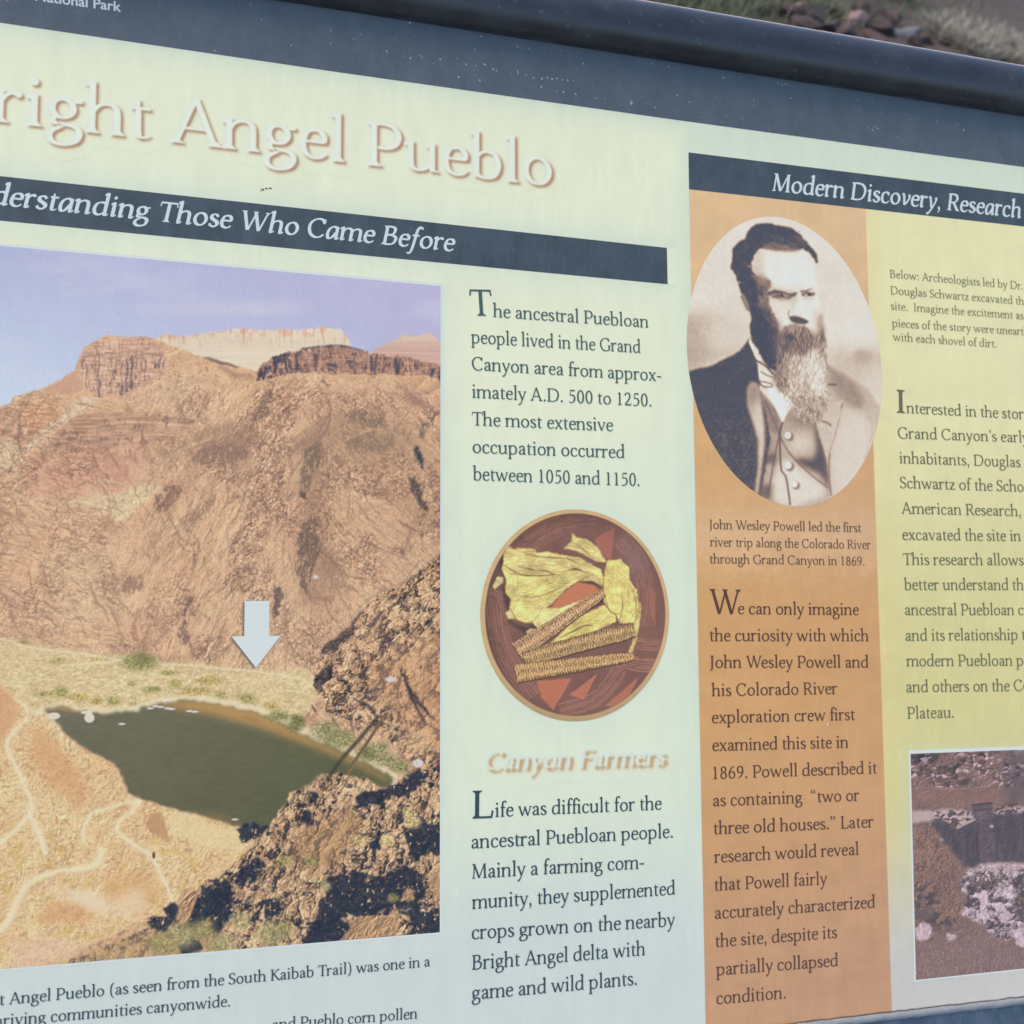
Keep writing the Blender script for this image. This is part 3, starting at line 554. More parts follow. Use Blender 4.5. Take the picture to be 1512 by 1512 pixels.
        cc = cc*(1+amp*d[..., None]); c.put(m, np.clip(cc/255, 0, 1).astype(np.float32))
        e = fbm(X/12+d*.25, Y/10, seed+2, 5, .68)
        c.put(m*ss(br, br+.05, e), dk, .9); c.put(m*ss(.7, 1.25, -d), dk, .7); c.put(m*ss(.6, 1.2, d), (216, 178, 140), .5)
        c.put(m*ss(.6, .75, fbm(X/5, Y/6, seed+4, 4, .7)), (206, 172, 140), .35)
        t1, j1 = shards(X, Y, 13, seed, ang, 1.7); t2, j2 = shards(X, Y, 5.5, seed+1, ang+.2, 1.5)
        tt = .55*t1+.45*t2; s3 = fbm(X/2.6, Y/3.0, seed+1, 4, .8)
        c.mul(.70+.78*tt+.35*(s3-.5), m)
        c.put(m*ss(.36, .22, tt), dk, .75); c.put(m*np.maximum(j1*ss(.35, .6, fbm(X/16, Y/16, seed, 3)), .5*j2), dk, .55)
        c.put(m*ss(.62, .8, tt), (222, 186, 150), .55); c.put(m*ss(.40, .30, s3), (222, 192, 160), .4)
        return m
    crag([(660, 806), (640, 824), (618, 842), (594, 862), (578, 872), (556, 882), (534, 900), (514, 926), (498, 944), (476, 962), (462, 990), (466, 1012), (474, 1030), (480, 1052), (520, 1062), (550, 1072), (580, 1100), (620, 1134), (660, 1140)], (190, 148, 116), (66, 56, 62), -.75, 14, 1.9, .2, 3, .585)
    tint([(540, 980), (600, 960), (650, 930), (656, 1120), (600, 1080), (560, 1040)], (196, 150, 114), .5, 10, 8)
    dark([(472, 966), (480, 950), (498, 938), (514, 924), (512, 940), (498, 956), (480, 966)], (58, 54, 64), .95, .8, 3, seed=1, br=.1)
    dark([(462, 1000), (474, 990), (488, 984), (490, 1000), (474, 1010), (468, 1018), (462, 1010)], (54, 48, 58), .95, .8, 3, seed=2, br=.1)
    for p in [[(512, 950), (522, 922), (536, 900)], [(540, 940), (556, 915), (566, 900)], [(560, 960), (572, 940), (580, 930)], [(530, 965), (536, 985)], [(526, 960), (532, 975)], [(590, 985), (600, 1005), (612, 1040), (630, 1070)], [(600, 1010), (618, 1036), (640, 1062)], [(632, 916), (640, 930)], [(620, 920), (600, 945)], [(500, 1080), (505, 1100)], [(516, 1060), (522, 1080)], [(570, 1110), (578, 1135)], [(590, 1050), (586, 1070)], [(596, 1130), (605, 1142)], [(520, 1030), (548, 1046), (556, 1060)], [(460, 1040), (468, 1052)], [(490, 1060), (500, 1072)]]:
        c.put(c.line(p, [2, 6, 2], .8, 2, 3), (60, 52, 60), .8)
    bush(488, 1085, 14, 14, (120, 122, 78), .9, 1)
    for i, (x, y, rx, ry) in enumerate([(412, 1058, 18, 8), (436, 1072, 12, 8), (480, 1080, 20, 14), (506, 1092, 18, 14), (546, 1112, 20, 12), (570, 1122, 18, 10), (590, 1132, 14, 9), (440, 1062, 10, 7), (560, 1104, 14, 8)]):
        bush(x, y, rx, ry, [(138, 134, 92), (118, 118, 78), (150, 142, 104)][i % 3], .95, i+2)
    c.put(c.line([(540, 1050), (560, 1062), (600, 1073)], 2, .6), (226, 196, 160), .8)
    c.put(c.ell(612, 1100, 26, 20, 14), (222, 184, 142), .5)
    c.mul(1+(fbm(X/10, Y/2.5, 3, 3)-.5)*.3, c.ell(612, 1100, 26, 20, 14))
    for x, y, rx, ry in [(577, 1003, 9, 4), (440, 1193, 5, 6), (499, 1249, 5, 5), (617, 1127, 8, 6), (466, 852, 4, 3)]:
        c.put(c.ell(x, y, rx, ry, 1.6)*ss(.3, .5, fbm(X/3, Y/3, 2, 2)+.15), (216, 208, 208), .9)
    lower = crag([(478, 1144), (500, 1142), (545, 1150), (560, 1166), (578, 1160), (600, 1146), (626, 1134), (660, 1128), (660, 1460), (80, 1460), (100, 1418), (150, 1402), (215, 1368), (256, 1362), (270, 1338), (284, 1318), (304, 1300), (330, 1290), (360, 1262), (388, 1232), (400, 1216), (412, 1196), (422, 1176), (434, 1166), (452, 1162), (456, 1180), (468, 1174), (470, 1152)], (180, 144, 112), (48, 45, 58), -.95, 13, 1.9, .22, 5, .595)
    tint([(80, 1460), (100, 1415), (215, 1368), (330, 1360), (330, 1460)], (182, 152, 110), .6, 8, 8)
    tint([(420, 1270), (440, 1220), (520, 1190), (540, 1230), (480, 1290)], (176, 136, 96), .5, 8, 8)
    sd = (42, 43, 58)
    for k, p in enumerate([[(526, 1180), (540, 1164), (566, 1168), (590, 1152), (622, 1134), (626, 1144), (612, 1168), (590, 1176), (566, 1184), (540, 1194), (522, 1192)], [(484, 1296), (520, 1284), (548, 1292), (572, 1290), (596, 1280), (606, 1278), (622, 1288), (626, 1320), (616, 1342), (580, 1344), (540, 1352), (500, 1356), (470, 1372), (456, 1366), (470, 1340), (478, 1316)], [(594, 1222), (622, 1214), (656, 1218), (656, 1262), (632, 1258), (612, 1272), (600, 1250)], [(546, 1244), (556, 1240), (560, 1254), (550, 1258)], [(456, 1362), (496, 1350), (520, 1370), (500, 1390), (470, 1400), (440, 1400)], [(586, 1342), (650, 1344), (656, 1392), (590, 1392), (610, 1366)], [(214, 1358), (236, 1352), (252, 1334), (264, 1336), (256, 1364), (240, 1374), (222, 1366)], [(262, 1372), (290, 1330), (300, 1306), (336, 1300), (344, 1318), (326, 1345), (300, 1360), (270, 1380)], [(346, 1300), (358, 1280), (380, 1262), (392, 1276), (374, 1300), (352, 1312)], [(456, 1165), (466, 1170), (470, 1188), (456, 1184)], [(446, 1200), (458, 1196), (462, 1218), (448, 1222)], [(350, 1222), (380, 1214), (396, 1220), (380, 1240), (354, 1240)], [(388, 1330), (410, 1322), (414, 1350), (392, 1364)], [(318, 1312), (340, 1302), (344, 1350), (322, 1380), (306, 1366)]]):
        m = c.mask(p, .8, 9, 11, k); bq = c.bb(m); m[bq] = m[bq]*ss(.26, .36, fbm(X[bq]/6, Y[bq]/7, k+2, 4, .75)); q = np.clip(np.array(sd)/255*(.8+.55*fbm(X/5, Y/6, 3, 4, .7)[..., None])+np.array([.12, .09, .05])*ss(.56, .72, fbm(X/3.5, Y/4, 6, 4, .75))[..., None], 0, 1).astype(np.float32); c.put(m, q, .92)
    c.put(c.mask([(262, 1395), (285, 1380), (300, 1400), (270, 1412)], 1, 4, 6, 2), sd, .8)
    for k, (x, y, r) in enumerate([(572, 1241, 10), (530, 1240, 9), (610, 1214, 11), (602, 1200, 8), (580, 1326, 8), (480, 1309, 9), (418, 1271, 10), (270, 1380, 22), (300, 1372, 16), (400, 1380, 22), (420, 1372, 14), (355, 1360, 14), (368, 1298, 3), (640, 1310, 6), (240, 1395, 18), (330, 1395, 20), (460, 1272, 10)]):
        bush(x, y, r, r*.85, [(196, 176, 124), (146, 136, 92), (160, 150, 110)][(0 if k < 4 else 1+k % 2)], .8, k)
    for p in [[(590, 1330), (600, 1310), (612, 1312), (610, 1330)], [(632, 1300), (652, 1280), (656, 1320), (640, 1330)], [(500, 1392), (530, 1352), (580, 1352), (596, 1370), (570, 1392)], [(262, 1335), (268, 1316), (282, 1310), (292, 1318), (284, 1345), (270, 1372), (262, 1360)]]:
        m = c.mask(p, .8, 3, 6, 2); d, h = relief(X, Y, 10, -.9, 1.6, 6, 4, .7, (-.8, -.4)); c.put(m, np.clip(np.array([176, 140, 108])/255*(1+.3*d[..., None]), 0, 1).astype(np.float32), .95)
    c.put(c.line([(262, 1336), (284, 1312), (292, 1318)], 3, 1), (200, 158, 124), .5)
    # the foot bridge and its shadow on the water
    c.put(c.line([(560, 1056), (530, 1092), (505, 1120), (486, 1146)], [4, 6, 5, 4], 1.2, smooth=False), (70, 64, 54), .85)
    c.put(c.line([(569, 1054), (545, 1092), (512, 1143)], [4, 5, 5.5], .6, smooth=False), (136, 112, 84), .98)
    c.put(c.line([(568, 1056), (544, 1094), (509, 1144)], [1, 1.4, 1.4], .4, smooth=False), (84, 68, 56), .9)
    # print: slight fade and dot grain
    g = (vn(X*1.1, Y*1.1, 5)-.5)*.03+(vn(X*.5, Y*.5, 6)-.5)*.03
    c.img = np.clip(c.img*(1+g[..., None]), 0, 1)
    gy_ = c.img.mean(-1, keepdims=True); lw = (ss(560, 640, Y)*ss(1010, 950, Y))[..., None]
    c.img = c.img*(1-.02*lw)+gy_*.02*lw; c.img = c.img*(1-.015*lw)
    fade = (land*ss(545, 600, Y)*ss(1000, 930, Y)*ss(640, 560, X-.9*(900-Y)*0))[..., None]*.13; c.img = c.img*(1-fade)+np.array([226, 180, 146])/255*fade
    c.img = sharpen(c.img, 1.1*sc, .6)
    return c
# ------------------------------------------------------------------ the other printed pictures
def paint_bowl(sc):
    c = Canvas(704, 748, 992, 1070, sc); X, Y = c.X, c.Y
    k = 340/1512.0
    def P(*q): return [(700+x*k, 740+y*k) for x, y in q]
    cx, cy = 848.3, 908.6; rx, ry = 139.3, 156.5
    c.img[:] = np.array([216, 226, 208])/255
    r = np.hypot((X-cx)/rx, (Y-cy)/ry); th = np.arctan2((Y-cy)/ry, (X-cx)/rx)
    # rim
    rim = np.array([206, 170, 122])/255*(1+.1*(fbm(X/9, Y/9, 2, 3)-.5)[..., None]); rim = rim*(1-.12*ss(.2, 1, np.sin(th))[..., None])
    c.put((r < 1).astype(np.float32), rim.astype(np.float32))
    # inside
    inn = 1-ss(.945, .965, np.hypot((X-cx-1)/rx, (Y-cy+1)/ry))
    w = fbm(X/20, Y/20, 3, 4)[..., None]
    c.put(inn, ((np.array([112, 74, 68])*(1-w)+np.array([136, 92, 82])*w)/255).astype(np.float32))
    # bands of slip lines sweeping round the bowl
    red = (186, 126, 106)
    rsb = np.random.RandomState(3)
    def band(pts, n, gap, wd, a=.75):
        p = catmull(P(*pts), 8); d = np.gradient(p, axis=0); d /= np.hypot(d[:, 0], d[:, 1])[:, None]; nn = np.stack([-d[:, 1], d[:, 0]], 1)
        for i in range(n):
            c.put(c.line(list(map(tuple, (p+rsb.randn(2)*.5+nn*gap*1.15*(i-(n-1)/2))[::3])), wd*1.25, .3)*inn*ss(.2, .5, fbm(X/8, Y/8, i % 5, 3)), red, min(1, a*(.7+.6*rsb.rand())))
    band([(240, 330), (420, 200), (620, 120), (800, 100)], 9, 2.6, 1.0, .6)
    band([(300, 420), (450, 270), (600, 190)], 5, 2.6, 1.0, .5)
    band([(140, 640), (170, 860), (240, 1060), (400, 1280)], 9, 3.0, 1.1, .7)
    band([(960, 240), (1080, 400), (1130, 600), (1110, 820)], 9, 2.6, 1.0, .6)
    band([(1060, 930), (1160, 945), (1260, 940)], 5, 3.4, 1.5, .8)
    band([(940, 1040), (1080, 1070), (1220, 1080)], 6, 3.4, 1.4, .75)
    band([(960, 1100), (880, 1220), (760, 1320), (560, 1380)], 8, 2.6, 1.1, .75)
    band([(80, 590), (180, 620), (260, 640)], 3, 3.0, 1.4, .7)
    def wedge(pts, col=(188, 112, 86), a=.95): c.put(c.mask(P(*pts), .5, 1, 5)*inn, col, a)
    wedge([(410, 1180), (640, 1160), (520, 1372), (440, 1290)], (190, 110, 82)); wedge([(620, 1270), (810, 1130), (720, 1300)]); wedge([(860, 1340), (1080, 1150), (980, 1350)], (178, 106, 84))
    wedge([(790, 250), (920, 170), (900, 380), (830, 360)], (166, 98, 86)); wedge([(600, 320), (700, 220), (760, 330)], (158, 96, 84), .7); wedge([(1140, 540), (1190, 600), (1190, 830), (1160, 740)], (162, 100, 84), .8)
    wedge([(330, 230), (490, 130), (450, 190), (340, 260)], (170, 108, 88), .6)
    c.put(c.ell(700+1060*k, 740+330*k, 26, 40, 18)*inn, (150, 118, 118), .35)
    c.mul(1-.22*ss(.78, .96, r)*inn*ss(-.5, .6, -np.cos(th)*.4+np.sin(th)*-.3))
    # orange ground showing inside the ring of husk
    wedge([(500, 700), (560, 620), (680, 530), (800, 550), (840, 590), (700, 660), (560, 720)], (196, 118, 86), 1)
    sh = (62, 46, 46)
    def shadow(pts, a=.8, soft=1.6): c.put(c.mask(P(*pts), soft)*inn, sh, a)
    shadow([(180, 520), (240, 640), (230, 700), (200, 740), (260, 800), (350, 830), (400, 800), (430, 860), (330, 870), (230, 800), (190, 640)], .75, 2)
    shadow([(690, 520), (800, 520), (860, 640), (860, 660), (800, 690), (740, 700), (840, 600), (790, 545)], .85, 2)
    shadow([(160, 380), (190, 330), (200, 420), (170, 470)], .5)
    hk = np.array([224, 200, 122])
    def husk(pts, ang, seed, col=hk, st=9, con=.22):
        m = c.mask(P(*pts), .45, 1.6, 5, seed); b = c.bb(m)
        ca, sa = math.cos(ang), math.sin(ang); x, y = X[b], Y[b]
        u = (x*ca+y*sa)/st; v = (y*ca-x*sa)/2.0
        n = fbm(u+.6*fbm(x/12, y/12, seed, 2), v, seed, 4, .6); g = fbm(x/16, y/13, seed+2, 3)
        q = np.zeros(m.shape+(3,), np.float32)
        fd, _h = relief(x, y, 9, ang, 2.6, seed, 4, .7, (-.4, -.9))
        cc = np.array(col)*(1+.11*fd[..., None])*(1+con*.6*(n-.5)[..., None]*1.7+.5*(g-.5)[..., None])+6; cc = cc*(1-.18*ss(.55, .8, n)[..., None]*np.array([.3, .5, 1]))
        q[b] = np.clip(cc/255, 0, 1); c.put(m, q)
        e = np.clip(blur(m, 1.6*sc)-.0, 0, 1); c.put(m*ss(.9, .45, e), (150, 112, 66), .45)
        return m
    def crease(pts, w=1.4, a=.7, col=(96, 66, 50)): c.put(c.line(P(*pts), [w*.3, w, w*.4], .4), col, a)
    husk([(585, 310), (640, 260), (640, 205), (680, 240), (740, 245), (810, 300), (850, 370), (880, 400), (800, 395), (740, 360), (680, 330)], .6, 1, (216, 194, 124))
    husk([(215, 290), (260, 310), (400, 310), (410, 335), (490, 330), (600, 355), (700, 380), (740, 420), (640, 440), (520, 500), (300, 490), (200, 470), (178, 440), (190, 400), (190, 340)], .1, 2, (224, 198, 126))
    husk([(120, 560), (150, 490), (190, 500), (190, 530), (150, 560), (140, 580)], 1, 3, (214, 196, 140), con=.15)
    husk([(180, 440), (240, 480), (420, 490), (620, 450), (760, 455), (790, 475), (690, 520), (600, 580), (520, 660), (440, 740), (400, 790), (340, 800), (280, 780), (230, 700), (240, 640), (200, 600), (210, 520)], -.25, 4, (226, 204, 124))
    husk([(600, 355), (700, 370), (830, 450), (850, 500), (870, 560), (820, 540), (760, 470), (640, 430)], .55, 5, (222, 198, 124))
    husk([(870, 385), (960, 380), (1015, 430), (1020, 520), (1070, 580), (1085, 700), (1090, 760), (1060, 800), (960, 800), (900, 730), (850, 660), (840, 540), (860, 440)], 1.35, 6, (222, 198, 116), 14)
    husk([(690, 525), (780, 475), (830, 520), (838, 555), (780, 525)], .5, 7, (200, 176, 118))
    husk([(380, 790), (450, 700), (560, 700), (700, 650), (740, 640), (640, 760), (480, 840), (410, 830)], -.5, 1, (232, 212, 140))
    husk([(340, 850), (370, 830), (440, 850), (500, 900), (420, 900), (350, 880)], .3, 2, (214, 192, 122))
    husk([(500, 930), (600, 830), (700, 750), (850, 680), (930, 740), (930, 790), (800, 850), (620, 910), (510, 940)], -.5, 3, (226, 204, 118))
    husk([(200, 730), (240, 710), (270, 770), (220, 775)], .2, 5, (206, 190, 130), con=.12)
    husk([(1050, 800), (1090, 660), (1100, 700), (1070, 900), (1030, 1010), (1010, 1000), (1040, 900)], 1.4, 4, (216, 190, 120), 14)
    for p, w in [([(195, 420), (300, 480), (420, 490), (560, 480)], 2.2), ([(290, 430), (380, 450), (400, 460)], 2.2), ([(420, 455), (480, 460), (530, 485)], 2.6), ([(220, 300), (400, 360), (520, 370), (620, 380), (700, 420)], 1.8), ([(240, 610), (380, 630), (520, 590), (640, 520)], 1.2), ([(640, 430), (700, 460), (780, 470)], 1.2), ([(560, 900), (640, 860), (720, 820), (780, 815)], 2.6), ([(860, 660), (900, 730), (960, 740)], 1.8), ([(965, 600), (975, 690), (950, 800)], 1.6), ([(1020, 540), (1060, 650), (1060, 780)], 1.3), ([(850, 500), (850, 600), (880, 690)], 1.6), ([(640, 260), (720, 320), (800, 390)], 1.2), ([(250, 500), (260, 580)], 1.2), ([(290, 500), (280, 590)], 1.2), ([(860, 600), (960, 620)], .9), ([(930, 740), (940, 790), (920, 820)], 2.6), ([(400, 310), (380, 340)], 1)]:
        crease(p, w)
    # three cobs
    def cob(a, b, w0, w1, col, seed, bend=0):
        a, b = np.array(P(a)[0]), np.array(P(b)[0]); d = b-a; Ln = np.hypot(*d); d /= Ln; n = np.array([-d[1], d[0]])
        u = ((X-a[0])*d[0]+(Y-a[1])*d[1]); v = (X-a[0])*n[0]+(Y-a[1])*n[1]; v = v-bend*np.sin(np.clip(u/Ln, 0, 1)*math.pi)
        hw = (w0+(w1-w0)*np.clip(u/Ln, 0, 1))*(1-.25*ss(.9, 1.0, u/Ln))
        per = 3.9*(1+.0*u); u = u+1.5*(fbm(X/8, Y/8, seed+3, 3)-.5)*2; hw = hw+.55*np.sin(u*2*math.pi/per)+2.2*(fbm(u/5, v/5, seed, 3)-.5)
        s = v/hw
        m = (1-ss(.9, 1.02, np.abs(s)))*ss(-1.5, .5, u+1.5*(fbm(X/3, Y/3, seed)-.5))*(1-ss(-.5, 1.5, u-Ln))
        c.put(np.roll(np.roll(m, int(2.2*sc), 0), int(.5*sc), 1)*inn, sh, .7)
        row = np.sin(np.arcsin(np.clip(s, -1, 1))*3.4*1.6+seed); kern = np.sin(u*2*math.pi/per+.9*np.sign(row)+1.2*s)
        t = .54+.26*kern*(.35+.65*np.abs(row))*ss(.2, .5, fbm(X/6, Y/6, seed+5, 3))+.12*row+.4*(fbm(X/2.2, Y/2.2, seed+1, 3)-.5)*2
        t = t-.32*np.abs(s)**3+.06
        q = np.clip(np.array(col)[None, None]/255*(.5+.72*t)[..., None], 0, 1).astype(np.float32)
        c.put(m, q)
        c.put(m*ss(.24, .05, t), (84, 60, 48), .7)
    cob((285, 985), (850, 600), 14, 7.5, (206, 158, 116), 1)
    cob((330, 1040), (1050, 850), 12.5, 12, (192, 152, 104), 3, -2)
    cob((275, 1130), (1045, 1018), 14.5, 7.5, (204, 158, 106), 5)
    g = (vn(X*1.2, Y*1.2, 5)-.5)*.06; c.img = np.clip(c.img*(1+g[..., None]), 0, 1)
    c.img = sharpen(c.img*.88+.085, 1.0*sc, .6)          # sun-faded ink
    c.alpha = (r < 1.0)
    return c

def paint_portrait(sc):
    c = Canvas(1008, 314, 1306, 752, sc); X, Y = c.X, c.Y
    k = 300/1512.0
    def P(*q): return [(1010+x*k, 310+y*k) for x, y in q]          # upper study, lower study is 857 lower
    def Q(*q): return [(1010+x*k, 480+y*k) for x, y in q]
    T = np.full((c.H, c.W), .84, np.float32)                          # tone: 0 ink, 1 paper
    def put(m, t, a=1.0):
        nonlocal T
        T = T*(1-m*a)+t*m*a
    # studio backdrop
    put(ss(440, 330, Y), .86)
    cl = fbm(X/60, Y/45, 3, 4)
    put(c.mask(P((-50, 760), (200, 770), (420, 900), (420, 1080), (200, 1120), (-50, 1300)), 12, 8, 30), .55, .8)
    put(c.mask(P((150, 860), (330, 830), (450, 900), (420, 1020), (250, 1060), (150, 1000)), 9), .82, .8)
    put(c.mask(P((1060, 1000), (1250, 1040), (1600, 950), (1600, 1600), (1060, 1500)), 9, 8, 30), .70, .9)
    put(c.ell(1010+1330*k, 310+1090*k, 12, 9, 8), .56, .8)
    put(c.mask(P((1300, 1200), (1600, 1150), (1600, 1500), (1450, 1500)), 10), .82, .8)
    T = T+(cl-.5)*.1
    # right shoulder and lit coat
    coat = c.mask(P((1040, 1130), (1130, 1180), (1250, 1250), (1380, 1340), (1460, 1480), (1480, 1700), (1400, 2250), (900, 2300), (800, 1500), (1000, 1300)), 1.6)
    put(coat, .66)
    put(coat*c.mask(P((1060, 1150), (1180, 1220), (1300, 1330), (1350, 1460), (1280, 1480), (1180, 1420), (1100, 1330)), 4, 3, 12), .48, .85)
    put(coat*c.mask(P((1190, 1480), (1380, 1560), (1420, 1700), (1380, 2200), (1100, 2300), (1100, 1800)), 7), .80, .9)
    for p in [[(1090, 1190), (1170, 1280), (1240, 1420)], [(1180, 1230), (1260, 1350), (1310, 1480)], [(1240, 1270), (1330, 1400)]]:
        put(coat*c.line(P(*p), [2, 7, 2], 2), .42, .55)
    put(c.line(P((1370, 1330), (1360, 1440), (1400, 1640), (1340, 1860)), 1.6, .8), .62, .8)
    put(c.line(P((1070, 1300), (1140, 1300)), 2.2, .6), .16, .9)
    # lapel and waistcoat
    lap = c.mask(Q((1020, 600), (1180, 560), (1175, 640), (1130, 800), (1095, 950), (1080, 1100), (1095, 1260), (1040, 1100), (960, 720)), 1.4); put(lap, .70)
    vest = c.mask(Q((560, 470), (700, 640), (730, 720), (800, 600), (960, 650), (1000, 800), (1060, 1000), (1090, 1270), (900, 1360), (560, 1330), (590, 900)), 1); put(vest, .62)
    put(vest*c.mask(Q((740, 640), (960, 660), (980, 760), (860, 780), (740, 700)), 5), .44, .8)
    put(vest*c.mask(Q((830, 820), (950, 800), (960, 920), (800, 960), (760, 900)), 7), .78, .8)
    put(vest*c.mask(Q((960, 690), (1010, 800), (1060, 980), (1090, 1260), (1020, 1110), (860, 1040), (820, 990), (960, 1000), (990, 930)), 3.5), .16, .95)
    put(vest*c.mask(Q((730, 1000), (860, 1060), (1040, 1200), (1060, 1260), (800, 1360), (700, 1340), (640, 1200), (690, 1080)), 5), .84, .95)
    put(vest*c.mask(Q((560, 480), (700, 640), (720, 760), (690, 830), (600, 760)), 2.5), .40, .9)
    put(vest*c.mask(Q((600, 960), (690, 940), (680, 1040), (600, 1040)), 4), .22, .9); put(vest*c.mask(Q((600, 800), (700, 850), (680, 940), (600, 950)), 3), .52, .9)
    put(vest*c.mask(Q((570, 1190), (660, 1180), (640, 1300), (560, 1290)), 4), .24, .9)
    put(vest*c.mask(Q((600, 1040), (670, 1040), (650, 1160), (590, 1180)), 3), .6, .9)
    for p, w, t in [([(735, 720), (715, 800), (715, 960), (725, 1080), (760, 1140), (790, 1340)], 2.4, .12), ([(600, 560), (680, 740), (715, 830), (790, 960), (940, 1110), (1070, 1210)], 1.8, .24), ([(720, 760), (690, 900), (650, 1120), (620, 1290)], 1.8, .2), ([(1010, 712), (1060, 725), (1095, 750)], 2.0, .14), ([(1180, 580), (1130, 780), (1085, 960), (1078, 1100), (1095, 1270)], 1.5, .2)]:
        put(c.line(Q(*p), w, .5), t, .9)
    put(c.line(Q((1170, 620), (1115, 820), (1090, 960)), 1.6, .5), .9, .8)
    for x, y, rr in [(773, 822, 4.6), (775, 1045, 5.0), (822, 1185, 4.4)]:
        put(c.ell(1010+(x+12)*k, 480+(y+10)*k, rr+1.5, rr+1.5, 2), .25, .7); put(c.ell(1010+x*k, 480+y*k, rr, rr*1.08, .8), .93)
    put(c.ell(1010+773*k, 480+820*k, 1.8, 1.8, .6), .7)
    # dark coat on the shaded side
    dk = c.mask(P((-60, 1230), (60, 1190), (200, 1160), (330, 1095), (410, 1050), (460, 990), (490, 945), (520, 1080), (560, 1190), (560, 1330), (600, 1500), (640, 1700), (560, 2160), (400, 2140), (150, 1800), (-60, 1500)), 1.1, 1.5, 8)
    put(dk, .10)
    put(dk*ss(.42, .75, fbm(X/3.5, Y/3.5, 5, 4))*ss(560, 650, Y), .36, .6)
    put(dk*ss(.45, .75, fbm(X/9, Y/14, 2, 4)), .17, .5)
    rl = c.mask(Q((500, 420), (550, 440), (575, 560), (600, 760), (600, 900), (570, 1120), (550, 1270), (525, 1250), (550, 1060), (550, 860), (510, 720), (470, 600), (470, 470)), 2); put(rl, .74)
    put(rl*c.mask(Q((470, 420), (560, 430), (570, 560), (500, 600)), 6), .38, .8)
    put(rl*c.mask(Q((460, 440), (490, 420), (520, 660), (480, 640)), 4), .4, .6)
    # collar, cravat and shirt
    put(c.mask(P((488, 945), (520, 1010), (560, 1090), (605, 1155), (560, 1130), (510, 1050), (480, 985)), .7), .93)
    put(c.mask(Q((545, 300), (640, 350), (720, 390), (700, 470), (640, 470), (590, 460), (555, 400)), 1), .88)
    put(c.mask(Q((620, 470), (700, 480), (820, 530), (800, 580), (735, 725), (690, 640)), .7), .96)
    put(c.mask(Q((650, 320), (740, 380), (720, 470), (660, 440)), 3), .45, .7)
    for p, w in [([(520, 255), (600, 300), (660, 360), (700, 390)], 2.6), ([(570, 345), (620, 375), (680, 395)], 1.6), ([(560, 425), (580, 420), (640, 435), (660, 450), (640, 460), (590, 455), (565, 430)], 1.6), ([(545, 300), (550, 380), (575, 450), (620, 475)], 1.0)]:
        put(c.line(Q(*p), w, .4), .12, .9)
    # head: skin
    face = c.mask(P((510, 360), (560, 290), (700, 310), (870, 290), (950, 350), (990, 420), (1000, 520), (1000, 640), (1020, 720), (1022, 830), (1030, 900), (900, 950), (720, 900), (640, 820), (560, 700), (530, 600), (520, 450)), 1.2)
    put(face, .93)
    put(c.line(P((992, 400), (1000, 520), (998, 620), (1016, 700), (1022, 800)), 1.5, .8), .78, .7)
    put(face*c.mask(P((500, 380), (540, 470), (620, 540), (620, 700), (700, 830), (560, 800), (500, 600)), 4), .62, .8)
    put(face*c.mask(P((610, 690), (700, 700), (720, 800), (700, 850), (640, 760)), 4), .90, .7)
    def hair(poly, t, a, n, ln, ang, sp, seed, tone=(.05, .2), wd=.9):
        m = c.mask(poly, 1.0, 2.5, 6, seed); put(m, t, a)
        rs = np.random.RandomState(seed); p = np.array(poly); lo, hi = p.min(0), p.max(0)
        ks = []
        for _ in range(n):
            x, y = lo+(hi-lo)*rs.rand(2); i = int((y-c.y0)*sc); j = int((x-c.x0)*sc)
            if not (0 <= i < c.H and 0 <= j < c.W) or m[i, j] < .5: continue
            A = ang+rs.randn()*sp; L = ln*(.5+rs.rand()); bnd = rs.randn()*.5
            q = [(x, y), (x+L*.5*math.cos(A), y+L*.5*math.sin(A)), (x+L*math.cos(A+bnd), y+L*math.sin(A+bnd))]
            ks.append((q, tone[0]+(tone[1]-tone[0])*rs.rand(), wd*(.6+.7*rs.rand())))
        for t0 in np.linspace(tone[0], tone[1], 4):
            acc = np.zeros_like(T)
            for q, t, w in ks:
                if abs(t-t0) <= (tone[1]-tone[0])/6+1e-6:
                    pp = np.array(q); d = pp[2]-pp[0]; d = d/max(np.hypot(*d), 1e-6); nn = np.array([-d[1], d[0]])*w/2
                    fill(acc, [pp[0]+nn*.5, pp[1]+nn, pp[2], pp[1]-nn, pp[0]-nn*.5], c.x0, c.y0, c.sc)
            put(blur(acc, .25*sc), t0, .85)
        return m
    # hair
    hair(P((350, 430), (360, 290), (400, 240), (450, 210), (480, 150), (540, 105), (620, 95), (720, 120), (800, 130), (860, 180), (890, 220), (940, 270), (980, 330), (995, 390), (980, 400), (940, 330), (880, 280), (860, 300), (800, 310), (720, 300), (640, 290), (560, 285), (530, 330), (500, 390), (510, 460), (560, 500), (640, 530), (640, 580), (560, 640), (560, 720), (500, 770), (470, 740), (430, 640), (400, 560), (380, 480)), .09, 1, 260, 9, .6, .6, 2, (.02, .42))
    put(c.mask(P((580, 260), (640, 250), (760, 260), (860, 280), (850, 310), (760, 312), (680, 310), (600, 290)), 1.5, 3, 5), .40, .65)
    for i in range(60):
        rs = np.random.RandomState(i); x = 560+rs.rand()*320; y = 180+rs.rand()*110
        put(c.line(P((x, y), (x+20, y+12), (x+52, y+14+rs.rand()*16)), .7, .2), .55, .55)
    for i in range(36):
        rs = np.random.RandomState(i+90); x = 480+rs.rand()*110; y = 400+rs.rand()*110
        put(c.line(P((x, y), (x+14, y+12), (x+36, y+18)), .7, .2), .62, .6)
    put(c.ell(1010+412*k, 310+540*k, 2.2, 1.6, .8), .5)
